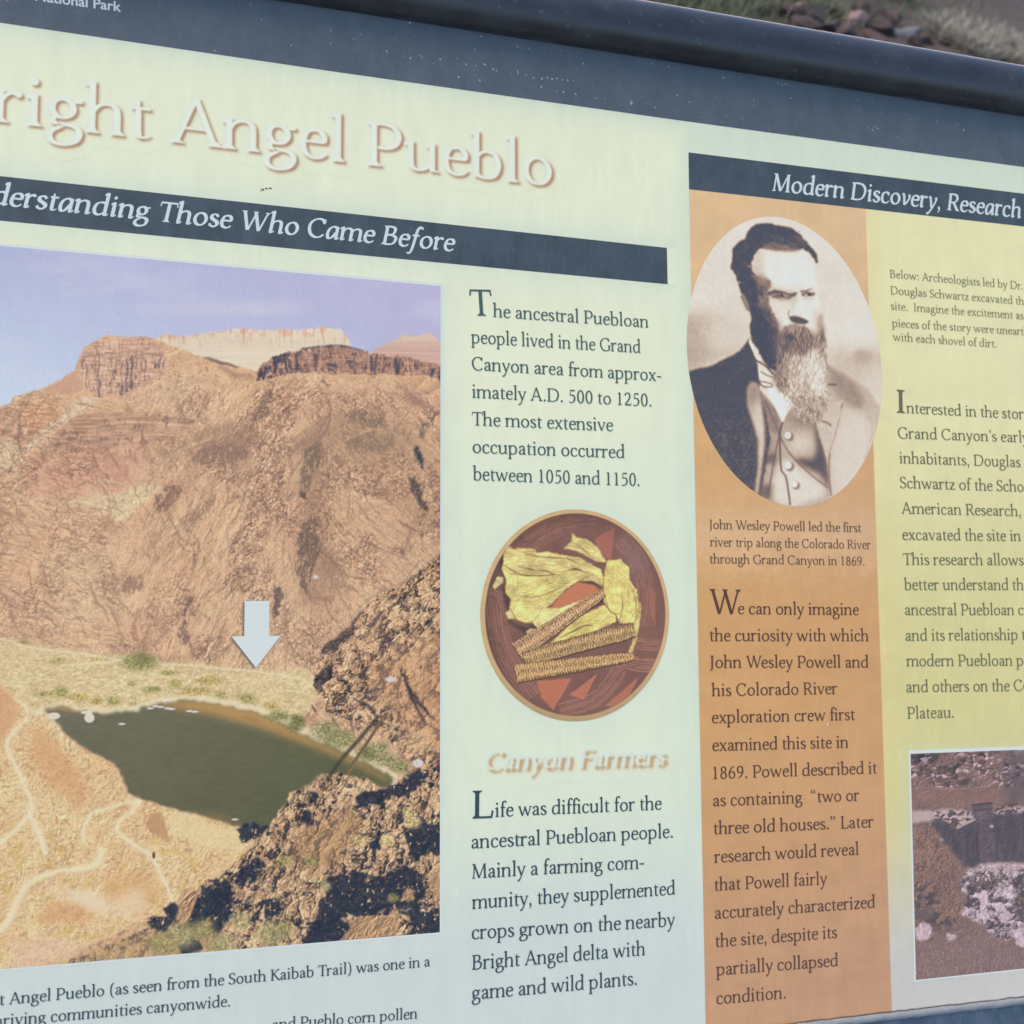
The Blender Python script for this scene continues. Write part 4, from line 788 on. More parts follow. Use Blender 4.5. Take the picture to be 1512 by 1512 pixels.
    put(c.ell(1010+485*k, 310+420*k, 3, 2, 1), .4)
    # ear
    put(c.mask(P((415, 640), (440, 620), (470, 680), (490, 740), (460, 755), (440, 700)), 1.2), .55, .9); put(c.line(P((428, 640), (450, 690), (475, 735)), 1.5, .5), .15, .8)
    # modelling of brow, cheek and eye sockets
    put(face*c.mask(P((500, 300), (560, 290), (600, 330), (600, 480), (640, 560), (560, 560), (510, 460)), 3.5), .66, .65)
    put(face*c.mask(P((560, 286), (880, 290), (860, 330), (600, 330)), 3), .74, .5)
    put(face*c.mask(P((690, 660), (800, 690), (790, 740), (740, 780), (680, 740)), 4), .84, .6)
    put(face*c.mask(P((880, 300), (950, 350), (1000, 430), (1005, 560), (985, 560), (975, 440), (900, 340)), 2.5), .80, .6)
    put(face*c.mask(P((640, 570), (700, 575), (830, 600), (850, 640), (830, 690), (740, 690), (650, 680), (610, 640)), 3.5), .66, .8)
    put(face*c.mask(P((865, 590), (960, 580), (985, 620), (970, 665), (890, 670), (862, 640)), 2.5), .68, .7)
    put(face*c.mask(P((820, 640), (850, 640), (830, 720), (800, 790), (780, 770), (800, 700)), 2.2), .74, .7)
    put(face*c.mask(P((560, 480), (640, 520), (660, 580), (600, 600), (540, 560)), 3), .42, .75)
    put(face*c.mask(P((640, 690), (720, 720), (760, 790), (720, 850), (690, 830), (650, 770)), 4), .80, .6)
    put(face*c.mask(P((960, 740), (1010, 740), (1030, 860), (990, 880), (950, 820)), 3), .76, .7)
    for q, w, t, al in [([(640, 380), (780, 372), (930, 390)], 1.6, .88, .5), ([(660, 430), (800, 420), (950, 440)], 1.6, .88, .5), ([(845, 560), (850, 600), (842, 630)], 1.6, .6, .7), ([(862, 545), (868, 590)], 1.2, .7, .6), ([(700, 710), (760, 722), (800, 706)], 1.4, .7, .6)]:
        put(face*c.line(P(*q), w, 1.0), t, al)
    # brows and eyes
    put(c.mask(P((610, 612), (660, 594), (720, 598), (800, 622), (838, 606), (828, 640), (800, 640), (720, 618), (660, 622), (625, 640)), 1.0, 2.5, 4), .12, .95)
    put(c.mask(P((640, 632), (700, 622), (770, 628), (815, 640), (790, 655), (720, 660), (660, 652)), 1.2, 1.5, 4), .22, .9)
    put(c.ell(1010+728*k, 310+634*k, 2.6, 2.0, .6), .04); put(c.ell(1010+742*k, 310+629*k, 1.3, .8, .4), .85, .9); put(c.ell(1010+762*k, 310+640*k, 3, 1.0, .5), .72, .8)
    put(c.line(P((690, 660), (740, 672), (800, 658)), 1.2, .6), .42, .8)
    put(c.line(P((866, 607), (910, 603), (946, 584)), [3.2, 2.4, .8], .5), .2, .95); put(c.mask(P((870, 622), (915, 608), (972, 618), (968, 636), (915, 640), (876, 636)), .8, 1, 4), .22, .95)
    put(c.ell(1010+938*k, 310+630*k, 3, 2.1, .6), .05); put(c.ell(1010+908*k, 310+632*k, 2.2, 1, .5), .74); put(c.ell(1010+946*k, 310+626*k, .9, .6, .3), .8)
    put(c.line(P((872, 655), (920, 664), (968, 650)), 1, .6), .62, .8)
    # nose
    put(c.line(P((782, 742), (776, 780), (788, 812)), 1.7, .6), .25, .85)
    put(c.mask(P((785, 792), (830, 786), (890, 802), (932, 832), (900, 852), (830, 848), (790, 826)), 1.1), .13, .95)
    put(c.ell(1010+905*k, 310+790*k, 7, 3.5, 3), .93, .7); put(c.ell(1010+845*k, 310+776*k, 5, 3, 3), .8, .5)
    # shaded cheek
    hair(P((495, 760), (560, 720), (620, 740), (700, 880), (700, 960), (690, 1100), (720, 1190), (680, 1200), (620, 1170), (560, 1060), (500, 960), (488, 880)), .07, 1, 140, 8, 1.4, .5, 5, (.02, .16))
    hair(P((540, 560), (600, 560), (630, 690), (700, 850), (680, 900), (600, 800), (540, 700)), .2, .75, 320, 5, 1.2, .7, 6, (.05, .62))
    # long beard: strands that fall and curl
    brd = P((694, 930), (740, 870), (790, 842), (870, 850), (915, 868), (945, 910), (975, 945), (1002, 905), (1020, 850), (1044, 905), (1062, 1080), (1055, 1250), (1062, 1350), (1040, 1480), (1010, 1600), (960, 1560), (860, 1530), (780, 1400), (690, 1320), (684, 1200), (700, 1050))
    bm = c.mask(brd, 1.2, 3.5, 6, 7)
    tone = np.full_like(T, .60)
    def tn(poly, t, s, a=1.0):
        nonlocal tone
        m = c.mask(P(*poly), s)*a; tone = tone*(1-m)+t*m
    tn([(680, 880), (900, 840), (980, 900), (950, 1040), (860, 1080), (740, 1060), (680, 1000)], .34, 6)
    tn([(680, 1000), (760, 1060), (780, 1340), (680, 1320)], .40, 5)
    tn([(900, 1060), (1010, 1060), (1060, 1240), (1050, 1400), (950, 1380), (910, 1240)], .92, 6)
    tn([(770, 1120), (900, 1110), (910, 1330), (800, 1360)], .76, 7)
    tn([(990, 860), (1050, 880), (1066, 1100), (1030, 1120), (990, 1000)], .46, 4)
    tn([(780, 1380), (1040, 1400), (1000, 1600), (860, 1530)], .58, 6)
    put(bm, 0, 0); T = T*(1-bm)+tone*bm
    ck = c.mask(P((1000, 780), (1028, 770), (1052, 880), (1050, 960), (990, 950), (985, 860)), 2.2)*.6; T = T*(1-ck)+.42*ck
    lf = c.mask(P((660, 800), (730, 860), (740, 1100), (690, 1160), (650, 1000)), 4)*.7; T = T*(1-lf)+.26*lf
    rs = np.random.RandomState(21); bp_ = np.array(brd); lo, hi = bp_.min(0), bp_.max(0)
    for pas in range(9):
        dark = pas % 2 == 0; acc = np.zeros_like(T); tv = np.zeros_like(T)
        for _ in range(150):
            x, y = lo+(hi-lo)*rs.rand(2); i = int(np.clip((y-c.y0)*c.sc, 0, c.H-1)); j = int(np.clip((x-c.x0)*c.sc, 0, c.W-1))
            if bm[i, j] < .4: continue
            low = (y-lo[1])/(hi[1]-lo[1]); L = (9+rs.rand()*16)*(1-.45*low); A = 1.57+(x-1172)/160.0*.5+rs.randn()*(.14+.35*low); cur = rs.randn()*(.25+.6*low); qn = []
            px_, py_ = x, y
            for s_ in range(6): qn.append((px_, py_)); px_ += L/5*math.cos(A); py_ += L/5*math.sin(A); A += cur/2.5+rs.randn()*.12
            pp = np.array(qn); d = np.gradient(pp, axis=0); d /= np.hypot(d[:, 0], d[:, 1])[:, None]; nn = np.stack([-d[:, 1], d[:, 0]], 1)*np.array([.2, .8, 1, .9, .6, .1])[:, None]*(.32+.3*rs.rand())
            fill(acc, np.vstack([pp+nn, (pp-nn)[::-1]]), c.x0, c.y0, c.sc)
        tgt = np.clip(tone-.34, .06, 1) if dark else np.clip(tone+.26, 0, .99)
        T = T*(1-acc*.62)+tgt*acc*.62
    put(c.ell(1010+785*k, 310+945*k, 7, 5, 4), .08, .7); put(c.mask(P((930, 880), (985, 900), (955, 980)), 2.5), .22, .55)
    for x0_, y0_, x1_, y1_ in [(800, 850, 760, 930), (830, 848, 800, 940), (870, 850, 850, 940), (900, 852, 900, 930), (925, 850, 960, 940), (780, 855, 720, 930), (850, 850, 830, 950), (940, 850, 990, 930)]:
        put(c.line(P((x0_, y0_), ((x0_+x1_)/2+6, (y0_+y1_)/2), (x1_, y1_)), [.6, 1.3, .4], .25), .72, .75)
    put(c.line(Q((660, 300), (655, 330), (690, 350), (670, 370)), .8, .3), .5, .8)
    # paper grain
    T = T+(vn(X*.9, Y*.7, 3)-.5)*.07*ss(.35, .1, T)+ss(.62, .8, fbm(X/2.2, Y/5, 2, 3))*.12*ss(.3, .1, T)
    T = T+(vn(X*1.3, Y*1.3, 5)-.5)*.09+(fbm(X/5, Y/5, 4, 3)-.5)*.08*ss(.1, .4, T)
    T = np.clip(sharpen(blur(T, .45*sc), 1.2*sc, .35), 0, 1)
    ramp = np.array([[70, 76, 94], [92, 88, 98], [140, 118, 112], [182, 160, 146], [214, 200, 186], [224, 218, 210], [222, 231, 234]])/255.0
    xs = [0, .16, .36, .56, .74, .86, 1]
    c.img = np.stack([np.interp(T, xs, ramp[:, i]) for i in range(3)], -1).astype(np.float32)
    return c

def paint_dig(sc):
    k = 200/756.0
    c = Canvas(1340, 1098, 1640, 1452, sc); X, Y = c.X, c.Y
    def P(*q): return [(1312+x*k, 1080+y*k) for x, y in q]
    w = fbm(X/14, Y/14, 3, 5, .62)[..., None]
    c.img = ((np.array([102, 76, 72])*(1-w)+np.array([150, 112, 100])*w)/255).astype(np.float32)
    d, h = relief(X, Y, 7, .3, 1.2, 2, 5, 1)
    c.mul(1+.2*d); c.put(ss(.7, 1.2, -d), (62, 50, 56), .7); c.put(ss(.7, 1.2, d), (180, 154, 148), .45)
    rub = ss(.56, .68, fbm(X/6, Y/5, 2, 4, .7))*ss(1170, 1140, Y); c.put(rub*ss(1395, 1420, X+.0*Y), (196, 176, 176), .6)
    c.put(ss(.55, .7, fbm(X/9, Y/7, 5, 4))*ss(1185, 1150, Y), (70, 56, 62), .6)
    c.put(c.mask(P((120, 120), (290, 120), (270, 160), (160, 190), (120, 170)), 2, 4, 8), (58, 48, 56), .8)
    c.put(c.mask(P((380, 280), (460, 250), (440, 300), (400, 310)), 1.5, 3, 6), (60, 50, 58), .8)
    c.put(c.mask(P((640, 110), (760, 110), (1300, 110), (1300, 330), (760, 380), (650, 390)), 7, 8, 14), (92, 78, 84), .75)
    c.put(c.line(P((140, 312), (300, 322), (460, 318), (660, 292)), 1, .4), (178, 158, 156), .6)
    c.put(c.mask(P((120, 320), (640, 320), (640, 410), (460, 420), (120, 400)), 8, 5, 14), (146, 104, 88), .55)
    ts, js = shards(X, Y, 6.5, 6, .2, 1.4); up = ss(1080+330*k, 1080+300*k, Y)*ss(.44, .56, fbm(X/22, Y/16, 4, 3)); c.mul(1+up*(.9*(ts-.45))); c.put(up*ss(.7, .85, ts), (198, 178, 176), .6); c.put(up*js, (60, 48, 54), .6)
    # spoil edge along the top of the trench
    c.put(c.mask(P((125, 450), (300, 430), (480, 440), (600, 440), (760, 410), (1300, 400), (1300, 460), (760, 460), (600, 470), (480, 500), (380, 540), (300, 490), (125, 510)), 1.5, 4, 7), (190, 164, 158), .95)
    e = c.mask(P((230, 440), (480, 440), (480, 500), (380, 545), (260, 500)), 2, 5, 7); c.put(e*ss(.46, .56, shards(X, Y, 6, 3, .4, 1.3)[0]), (70, 56, 60), .85)
    e = c.mask(P((590, 400), (1300, 390), (1300, 470), (590, 470)), 2, 4, 7); c.put(e*ss(.48, .58, shards(X, Y, 6, 5, .4, 1.3)[0]), (74, 58, 62), .85)
    # trench wall and chimney like pier
    tr = c.mask(P((240, 500), (300, 490), (380, 545), (480, 490), (600, 460), (760, 450), (1300, 450), (1300, 720), (760, 725), (600, 725), (440, 760), (400, 730), (300, 620), (250, 540)), 2, 4, 9)
    n = fbm(X/4, Y/16, 4, 3)[..., None]
    tc = (np.array([58, 52, 64])*(1-n)+np.array([92, 78, 86])*n)*(1+.13*d[..., None]); c.put(tr, np.clip(tc/255, 0, 1).astype(np.float32), .97)
    pr = c.mask(P((465, 415), (580, 400), (585, 470), (600, 720), (500, 740), (490, 500), (465, 460)), .8, 3.5, 6); c.put(pr, np.clip((np.array([84, 68, 76])+26*(n-.3))/255*(1+.2*d[..., None]), 0, 1).astype(np.float32), .9)
    c.put(c.line(P((462, 412), (580, 400)), 3, .5), (62, 52, 58), .95); c.put(c.line(P((470, 440), (580, 432)), 1.5, .5), (52, 44, 52), .9)
    c.put(c.line(P((382, 540), (430, 515), (482, 488)), 2.6, .5), (206, 184, 178), .9)
    c.put(c.line(P((492, 560), (500, 740)), 2.4, 1), (48, 44, 54), .8)
    c.put(c.ell(1312+575*k, 1080+530*k, 3, 2.4, 1), (190, 170, 176), .8); c.put(c.ell(1312+290*k, 1080+605*k, 4, 2.6, 1), (196, 176, 170), .8)
    # dry brush on the left bank
    m = c.mask(P((125, 530), (240, 540), (320, 640), (420, 770), (390, 900), (420, 1050), (300, 1120), (130, 1100)), 3, 5, 10)
    c.put(m, ((np.array([104, 76, 70])*(1-w)+np.array([160, 116, 94])*w)/255).astype(np.float32), .9)
    c.mul(1+.22*d*m); c.put(m*ss(.5, .66, fbm(X/2.5+Y/9, Y/5, 6, 4, .7)), (86, 66, 66), .7); c.put(m*ss(.6, .74, fbm(X/2.2-Y/12, Y/6, 3, 3, .7)), (176, 136, 112), .5)
    c.put(c.mask(P((135, 850), (260, 870), (290, 1000), (380, 1060), (280, 1110), (150, 1000)), 5, 5, 9)*ss(.42, .56, fbm(X/6, Y/6, 2, 4)), (62, 54, 62), .85)
    c.put(c.mask(P((145, 990), (230, 1000), (260, 1040), (150, 1040)), 2, 3, 6), (96, 76, 80), .9)
    # pale heap of stones
    hp = c.mask(P((400, 810), (440, 770), (500, 745), (600, 722), (760, 735), (1100, 720), (1300, 760), (1300, 1180), (760, 1140), (700, 1150), (600, 1150), (520, 1080), (400, 1010), (440, 930), (400, 880)), 1.5, 8, 9)
    c.put(hp, ((np.array([176, 148, 150])*(1-w)+np.array([206, 184, 188])*w)/255).astype(np.float32), .97)
    d2, h2 = relief(X, Y, 10, .6, 1.1, 6, 5, 1.2)
    c.mul(1+.2*d2*hp)
    t1, j1 = shards(X, Y, 11, 2, .3, 1.3); t2, j2 = shards(X, Y, 5.5, 4, -.4, 1.3); tt = .6*t1+.4*t2
    lo_ = ss(1080+740*k, 1080+820*k, Y+10*(fbm(X/14, Y/14, 2, 3)-.5))
    c.mul(1-lo_*hp*(.55-.75*tt))
    c.put(hp*lo_*ss(.42, .25, tt), (66, 54, 64), .85); c.put(hp*lo_*j1, (62, 50, 60), .7); c.put(hp*lo_*ss(.6, .78, tt), (218, 198, 206), .7)
    low = ss(1080+790*k, 1080+860*k, Y+8*(fbm(X/15, Y/15, 3, 2)-.5))
    pass
    pass
    for p, t in [([(440, 860), (470, 800), (520, 790), (560, 765), (590, 800), (612, 850), (590, 885), (520, 880), (500, 900), (440, 895)], .8), ([(680, 850), (720, 800), (760, 755), (790, 800), (900, 790), (870, 860), (760, 880), (710, 875)], .9), ([(430, 950), (450, 925), (490, 935), (485, 968), (440, 972)], .95), ([(650, 985), (700, 960), (720, 900), (780, 910), (820, 1000), (760, 1050), (700, 1030)], .85), ([(540, 910), (580, 930), (600, 945), (560, 950)], .8), ([(610, 930), (650, 915), (640, 945)], .8), ([(620, 780), (640, 770), (634, 840)], .6), ([(830, 930), (900, 920), (940, 1000), (860, 1020)], .8), ([(980, 820), (1060, 800), (1080, 900), (1000, 900)], .8)]:
        q = c.mask(P(*p), 1.0, 5, 6, len(p)); b_ = c.bb(q); q[b_] = q[b_]*ss(.3, .46, fbm(X[b_]/4, Y[b_]/5, 3, 4, .7)); c.put(q, (72, 56, 60), t)
        c.put(q*ss(.5, .7, fbm(X/3, Y/6, 4, 3, .7)), (136, 106, 92), .7)
    for p, t in [([(500, 905), (525, 892), (545, 905), (560, 955), (535, 975), (512, 968)], .95), ([(515, 1000), (545, 1000), (560, 1025), (540, 1050), (505, 1035)], .95), ([(150, 1090), (185, 1062), (225, 1075), (245, 1105), (225, 1150), (180, 1168), (150, 1155)], .8), ([(320, 1130), (345, 1122), (380, 1142), (355, 1168), (325, 1160)], .8), ([(595, 1030), (650, 1005), (700, 1015), (690, 1045), (640, 1062)], .85), ([(690, 1115), (740, 1095), (765, 1140), (760, 1200), (715, 1190)], .85), ([(580, 960), (640, 965), (660, 1000), (600, 1010)], .8), ([(640, 890), (680, 880), (700, 920), (650, 935)], .8), ([(420, 985), (470, 980), (450, 1020)], .7)]:
        q = c.mask(P(*p), .8, 4, 6, len(p)+3); c.put(q, (208, 184, 194), t); c.put(np.roll(q, (-3, -2), (0, 1))*(q < .1)*0, (0, 0, 0))
        c.mul(1+.22*(fbm(X/4, Y/4, 6, 3)-.5)*2*q)
    # grass in front
    g = c.mask(P((120, 1165), (300, 1190), (520, 1120), (640, 1200), (780, 1230), (1300, 1180), (1300, 1500), (120, 1500)), 4, 5, 10)
    n = fbm(X/1.8, Y/4, 7, 4, .7)[..., None]
    c.put(g, ((np.array([96, 70, 68])*(1-n)+np.array([158, 122, 114])*n)/255).astype(np.float32), .95)
    c.put(g*ss(.62, .74, fbm(X/1.6, Y/3, 2, 3, .7)), (186, 152, 146), .5)
    c.img = (c.img*.82+c.img.mean(-1, keepdims=True)*.18)*np.array([1.03, .985, 1.02], np.float32)
    gr = (vn(X*1.2, Y*1.2, 5)-.5)*.07; c.img = np.clip(c.img*(1+gr[..., None]), 0, 1); c.img = sharpen(c.img*.86+.095, 1.0*sc, .6)
    return c
# ------------------------------------------------------------------ build helpers
COL = scene.collection
random.seed(4); RS = np.random.RandomState(8)
def lin(c):
    c = np.clip(np.asarray(c, np.float32), 0, 1)
    return np.where(c <= .04045, c/12.92, ((c+.055)/1.055)**2.4)
# a print is seen through its gloss: ink reflectance = (seen - gloss) / light
LIGHT = np.array((.79, .89, 1.136), np.float32); GLOSS = np.array((.022, .023, .039), np.float32)
def ink(rgb):
    """colour of print as it looks in this daylight (sRGB 0..1) -> reflectance"""
    return np.clip((lin(rgb)-GLOSS)/LIGHT, .004, .92)
def mesh_obj(name, verts, faces, mat, parent=None, smooth=False):
    me = bpy.data.meshes.new(name); me.from_pydata([tuple(map(float, v)) for v in verts], [], [tuple(map(int, f)) for f in faces])
    me.validate(); me.update()
    if smooth: me.shade_smooth()
    return link(name, me, mat, parent)
def link(name, me, mat, parent=None):
    me.materials.append(mat); o = bpy.data.objects.new(name, me); COL.objects.link(o)
    if parent is not None: o.parent = parent
    return o
def bm_obj(name, bm, mat, parent=None, smooth=False):
    me = bpy.data.meshes.new(name); bm.normal_update(); bm.to_mesh(me); bm.free()
    if smooth: me.shade_smooth()
    return link(name, me, mat, parent)
def np_grid(name, co, cols, nu, nv, mat, parent, keep=None, wrap=False):
    """a grid sheet nv rows by nu columns with a colour at each point"""
    i = np.arange(nv-1)[:, None]; j = np.arange(nu if wrap else nu-1)[None]
    j1 = (j+1) % nu
    a = i*nu+j; q = np.stack(np.broadcast_arrays(a, i*nu+j1, (i+1)*nu+j1, (i+1)*nu+j), -1).reshape(-1, 4)
    if keep is not None:
        k = keep.reshape(-1); q = q[k[q].any(1)]
        used = np.zeros(len(co), bool); used[q.ravel()] = True
        ren = np.cumsum(used)-1; q = ren[q]; co = co[used]; cols = cols[used]
    me = bpy.data.meshes.new(name); n = len(co); f = len(q)
    me.vertices.add(n); me.vertices.foreach_set('co', co.astype(np.float32).ravel())
    me.loops.add(4*f); me.loops.foreach_set('vertex_index', q.astype(np.int32).ravel())
    me.polygons.add(f); me.polygons.foreach_set('loop_start', np.arange(0, 4*f, 4, dtype=np.int32))
    me.update(calc_edges=True)
    at = me.color_attributes.new('print', 'FLOAT_COLOR', 'POINT')
    at.data.foreach_set('color', np.concatenate([cols, np.ones((n, 1))], 1).astype(np.float32).ravel())
    return link(name, me, mat, parent)
def sample(c, px, py):
    """bilinear look-up in a painted canvas"""
    x = np.clip((px-c.x0)*c.sc-.5, 0, c.W-1.001); y = np.clip((py-c.y0)*c.sc-.5, 0, c.H-1.001)
    i = y.astype(int); j = x.astype(int); fy = (y-i)[..., None]; fx = (x-j)[..., None]
    g = c.img
    return (g[i, j]*(1-fx)+g[i, j+1]*fx)*(1-fy)+(g[i+1, j]*(1-fx)+g[i+1, j+1]*fx)*fy
def quad_sheet(name, corners, nu, nv, colour, mat, parent, z):
    """rectangular print; corners (photo px) in order top-left, top-right, bottom-right, bottom-left"""
    X, Y = pan([p[0] for p in corners], [p[1] for p in corners])
    s = np.linspace(0, 1, nu)[None]; t = np.linspace(0, 1, nv)[:, None]
    x = (X[0]*(1-s)+X[1]*s)*(1-t)+(X[3]*(1-s)+X[2]*s)*t
    y = (Y[0]*(1-s)+Y[1]*s)*(1-t)+(Y[3]*(1-s)+Y[2]*s)*t
    px, py = pix(x, y)
    rgb = ink(colour(px, py)).reshape(-1, 3)
    # rows run downwards, so flip to keep the face looking out
    co = np.stack([x[::-1], y[::-1], np.full_like(x, z)], -1).reshape(-1, 3)
    rgb = rgb.reshape(nv, nu, 3)[::-1].reshape(-1, 3)
    return np_grid(name, co, rgb, nu, nv, mat, parent)
def oval_sheet(name, c, a, b, nr, na, colour, mat, parent, z):
    th = np.linspace(0, 2*math.pi, na, endpoint=False)[None]; r = np.linspace(.002, 1, nr)[:, None]
    px = c[0]+r*(a[0]*np.cos(th)-b[0]*np.sin(th)); py = c[1]+r*(a[1]*np.cos(th)-b[1]*np.sin(th))
    x, y = pan(px, py)
    co = np.stack([x, y, np.full_like(x, z)], -1)[::-1].reshape(-1, 3)
    rgb = ink(colour(px, py))[::-1].reshape(-1, 3)
    return np_grid(name, co, rgb, na, nr, mat, parent, wrap=True)
def tag(o, label=None, cat=None, group=None, kind=None):
    if label: o['label'] = label
    if cat: o['category'] = cat
    if group: o['group'] = group
    if kind: o['kind'] = kind
    return o
# ------------------------------------------------------------------ materials
def new_mat(name):
    m = bpy.data.materials.new(name); m.use_nodes = True
    return m, m.node_tree, m.node_tree.nodes['Principled BSDF']
def N(nt, kind, **kw):
    n = nt.nodes.new(kind)
    for k, v in kw.items(): setattr(n, k, v)
    return n
def noise(nt, scale, detail=4, rough=.55, mapping=None):
    t = N(nt, 'ShaderNodeTexNoise'); t.inputs['Scale'].default_value = scale; t.inputs['Detail'].default_value = detail; t.inputs['Roughness'].default_value = rough
    co = N(nt, 'ShaderNodeTexCoord')
    if mapping:
        mp = N(nt, 'ShaderNodeMapping'); mp.inputs['Scale'].default_value = mapping; nt.links.new(co.outputs['Object'], mp.inputs[0]); nt.links.new(mp.outputs[0], t.inputs[0])
    else: nt.links.new(co.outputs['Object'], t.inputs[0])
    return t.outputs[0]
def ramp(nt, src, stops):
    r = N(nt, 'ShaderNodeValToRGB'); e = r.color_ramp.elements
    while len(e) < len(stops): e.new(.5)
    for i, (p, c) in enumerate(stops): e[i].position = p; e[i].color = tuple(c)+(1,) if np.ndim(c) else (c, c, c, 1)
    nt.links.new(src, r.inputs[0]); return r.outputs[0]
def mix(nt, fac, a, b, mode='MIX'):
    m = N(nt, 'ShaderNodeMix', data_type='RGBA', blend_type=mode)
    for s, v in ((0, fac), (6, a), (7, b)):
        if hasattr(v, 'is_linked'): nt.links.new(v, m.inputs[s])
        else: m.inputs[s].default_value = v if s == 0 else tuple(v)+(1,)
    return m.outputs[2]
def gloss(nt, b, rough=.36):
    b.inputs['Specular IOR Level'].default_value = .72
    nt.links.new(ramp(nt, noise(nt, 24, 5, .6), [(.3, rough-.05), (.7, rough+.08)]), b.inputs['Roughness'])
def print_mat():
    m, nt, b = new_mat('printed film'); gloss(nt, b)
    a = N(nt, 'ShaderNodeVertexColor', layer_name='print')
    g = ramp(nt, noise(nt, 2600, 2), [(.3, .965), (.7, 1.03)])           # paper and dot grain
    s = ramp(nt, noise(nt, 90, 5, .65, (1, .22, 1)), [(.35, .975), (.7, 1.02)])  # faint wipe marks down the slope
    nt.links.new(mix(nt, 1, mix(nt, 1, a.outputs[0], g, 'MULTIPLY'), s, 'MULTIPLY'), b.inputs['Base Color'])
    return m
def flat_ink(name, rgb, wear_or_rimlight=0.0):
    m, nt, b = new_mat(name); gloss(nt, b)
    c = ink(np.array(rgb)/255.0); c = tuple(float(v) for v in c)
    if wear_or_rimlight:
        lt = tuple(min(1, v+wear_or_rimlight*q) for v, q in zip(c, (1, 1.05, 1.12)))
        n1 = ramp(nt, noise(nt, 55, 7, .68, (1, .5, 1)), [(.40, 0.0), (.66, 1.0)])
        n2 = ramp(nt, noise(nt, 420, 4, .7, (1, .35, 1)), [(.55, 0.0), (.8, 1.0)])
        col = mix(nt, n1, c, lt); col = mix(nt, n2, col, tuple(min(1, v*1.2+wear_or_rimlight*1.5*q) for v, q in zip(c, (1, 1.05, 1.1))))
        nt.links.new(col, b.inputs['Base Color'])
    else: b.inputs['Base Color'].default_value = c+(1,)
    return m
def frame_mat():
    m, nt, b = new_mat('dark enamelled metal')
    n1 = noise(nt, 30, 6, .65); n2 = noise(nt, 700, 3, .7, (.25, 1, 1))
    col = mix(nt, ramp(nt, n1, [(.4, 0.0), (.75, .7)]), (.016, .018, .022), (.046, .049, .056))
    sc = ramp(nt, n2, [(.66, 0.0), (.78, 1.0)]); sm = ramp(nt, noise(nt, 18, 5, .7), [(.5, 0.0), (.68, .5)])
    mm = N(nt, 'ShaderNodeMath', operation='MULTIPLY'); nt.links.new(sc, mm.inputs[0]); nt.links.new(sm, mm.inputs[1])
    at = N(nt, 'ShaderNodeVertexColor', layer_name='print'); sp = N(nt, 'ShaderNodeSeparateColor'); nt.links.new(at.outputs[0], sp.inputs[0])
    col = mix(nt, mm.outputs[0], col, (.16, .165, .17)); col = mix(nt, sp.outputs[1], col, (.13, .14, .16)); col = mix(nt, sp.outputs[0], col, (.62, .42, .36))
    nt.links.new(col, b.inputs['Base Color']); b.inputs['Specular IOR Level'].default_value = .8
    nt.links.new(ramp(nt, n1, [(.3, .36), (.75, .52)]), b.inputs['Roughness'])
    bp = N(nt, 'ShaderNodeBump'); bp.inputs['Strength'].default_value = .06; bp.inputs['Distance'].default_value = .001; nt.links.new(noise(nt, 900, 3), bp.inputs['Height']); nt.links.new(bp.outputs[0], b.inputs['Normal'])
    return m
def plain(name, col, rough=.7, var=.3, scale=20):
    m, nt, b = new_mat(name); n = noise(nt, scale, 5, .65)
    nt.links.new(mix(nt, n, tuple(v*(1-var) for v in col), tuple(min(1, v*(1+var)) for v in col)), b.inputs['Base Color'])
    b.inputs['Roughness'].default_value = rough
    bp = N(nt, 'ShaderNodeBump'); bp.inputs['Strength'].default_value = .5; bp.inputs['Distance'].default_value = .01; nt.links.new(noise(nt, scale*4, 4), bp.inputs['Height']); nt.links.new(bp.outputs[0], b.inputs['Normal'])
    return m
M_PRINT = print_mat(); M_FRAME = frame_mat()
M_BAND = flat_ink('navy band ink', (70, 79, 92), .026)
M_TOP = flat_ink('navy band ink with haze painted in', (84, 93, 107), .024)  # top band navy made lighter: the gloss haze it lacks is put into the ink
M_TEXT = flat_ink('grey green text ink', (80, 98, 100)); M_TEXT2 = flat_ink('charcoal text ink', (62, 75, 86)); M_BROWN = flat_ink('brown text ink', (94, 66, 48)); M_BROWN2 = flat_ink('faded brown text ink', (110, 86, 72)); M_OLIVE = flat_ink('olive text ink', (108, 110, 88)); M_OLIVE2 = flat_ink('olive caption ink', (126, 126, 98))
M_PALE = flat_ink('pale heading ink', (198, 211, 223)); M_WHITE = flat_ink('white ink', (208, 217, 221))
M_CHIP = flat_ink('chipped pale specks', (150, 162, 172)); M_DIRT = plain('dried dirt', (.10, .08, .06))

# ------------------------------------------------------------------ the sign
sign = bpy.data.objects.new('interpretive_sign', None); COL.objects.link(sign); sign.empty_display_size = .2
tag(sign, 'weathered interpretive panel about an ancestral pueblo in a dark metal frame', 'sign')
PX0, PX1 = pan(-330, 700)[0], pan(1960, 700)[0]                       # panel ends
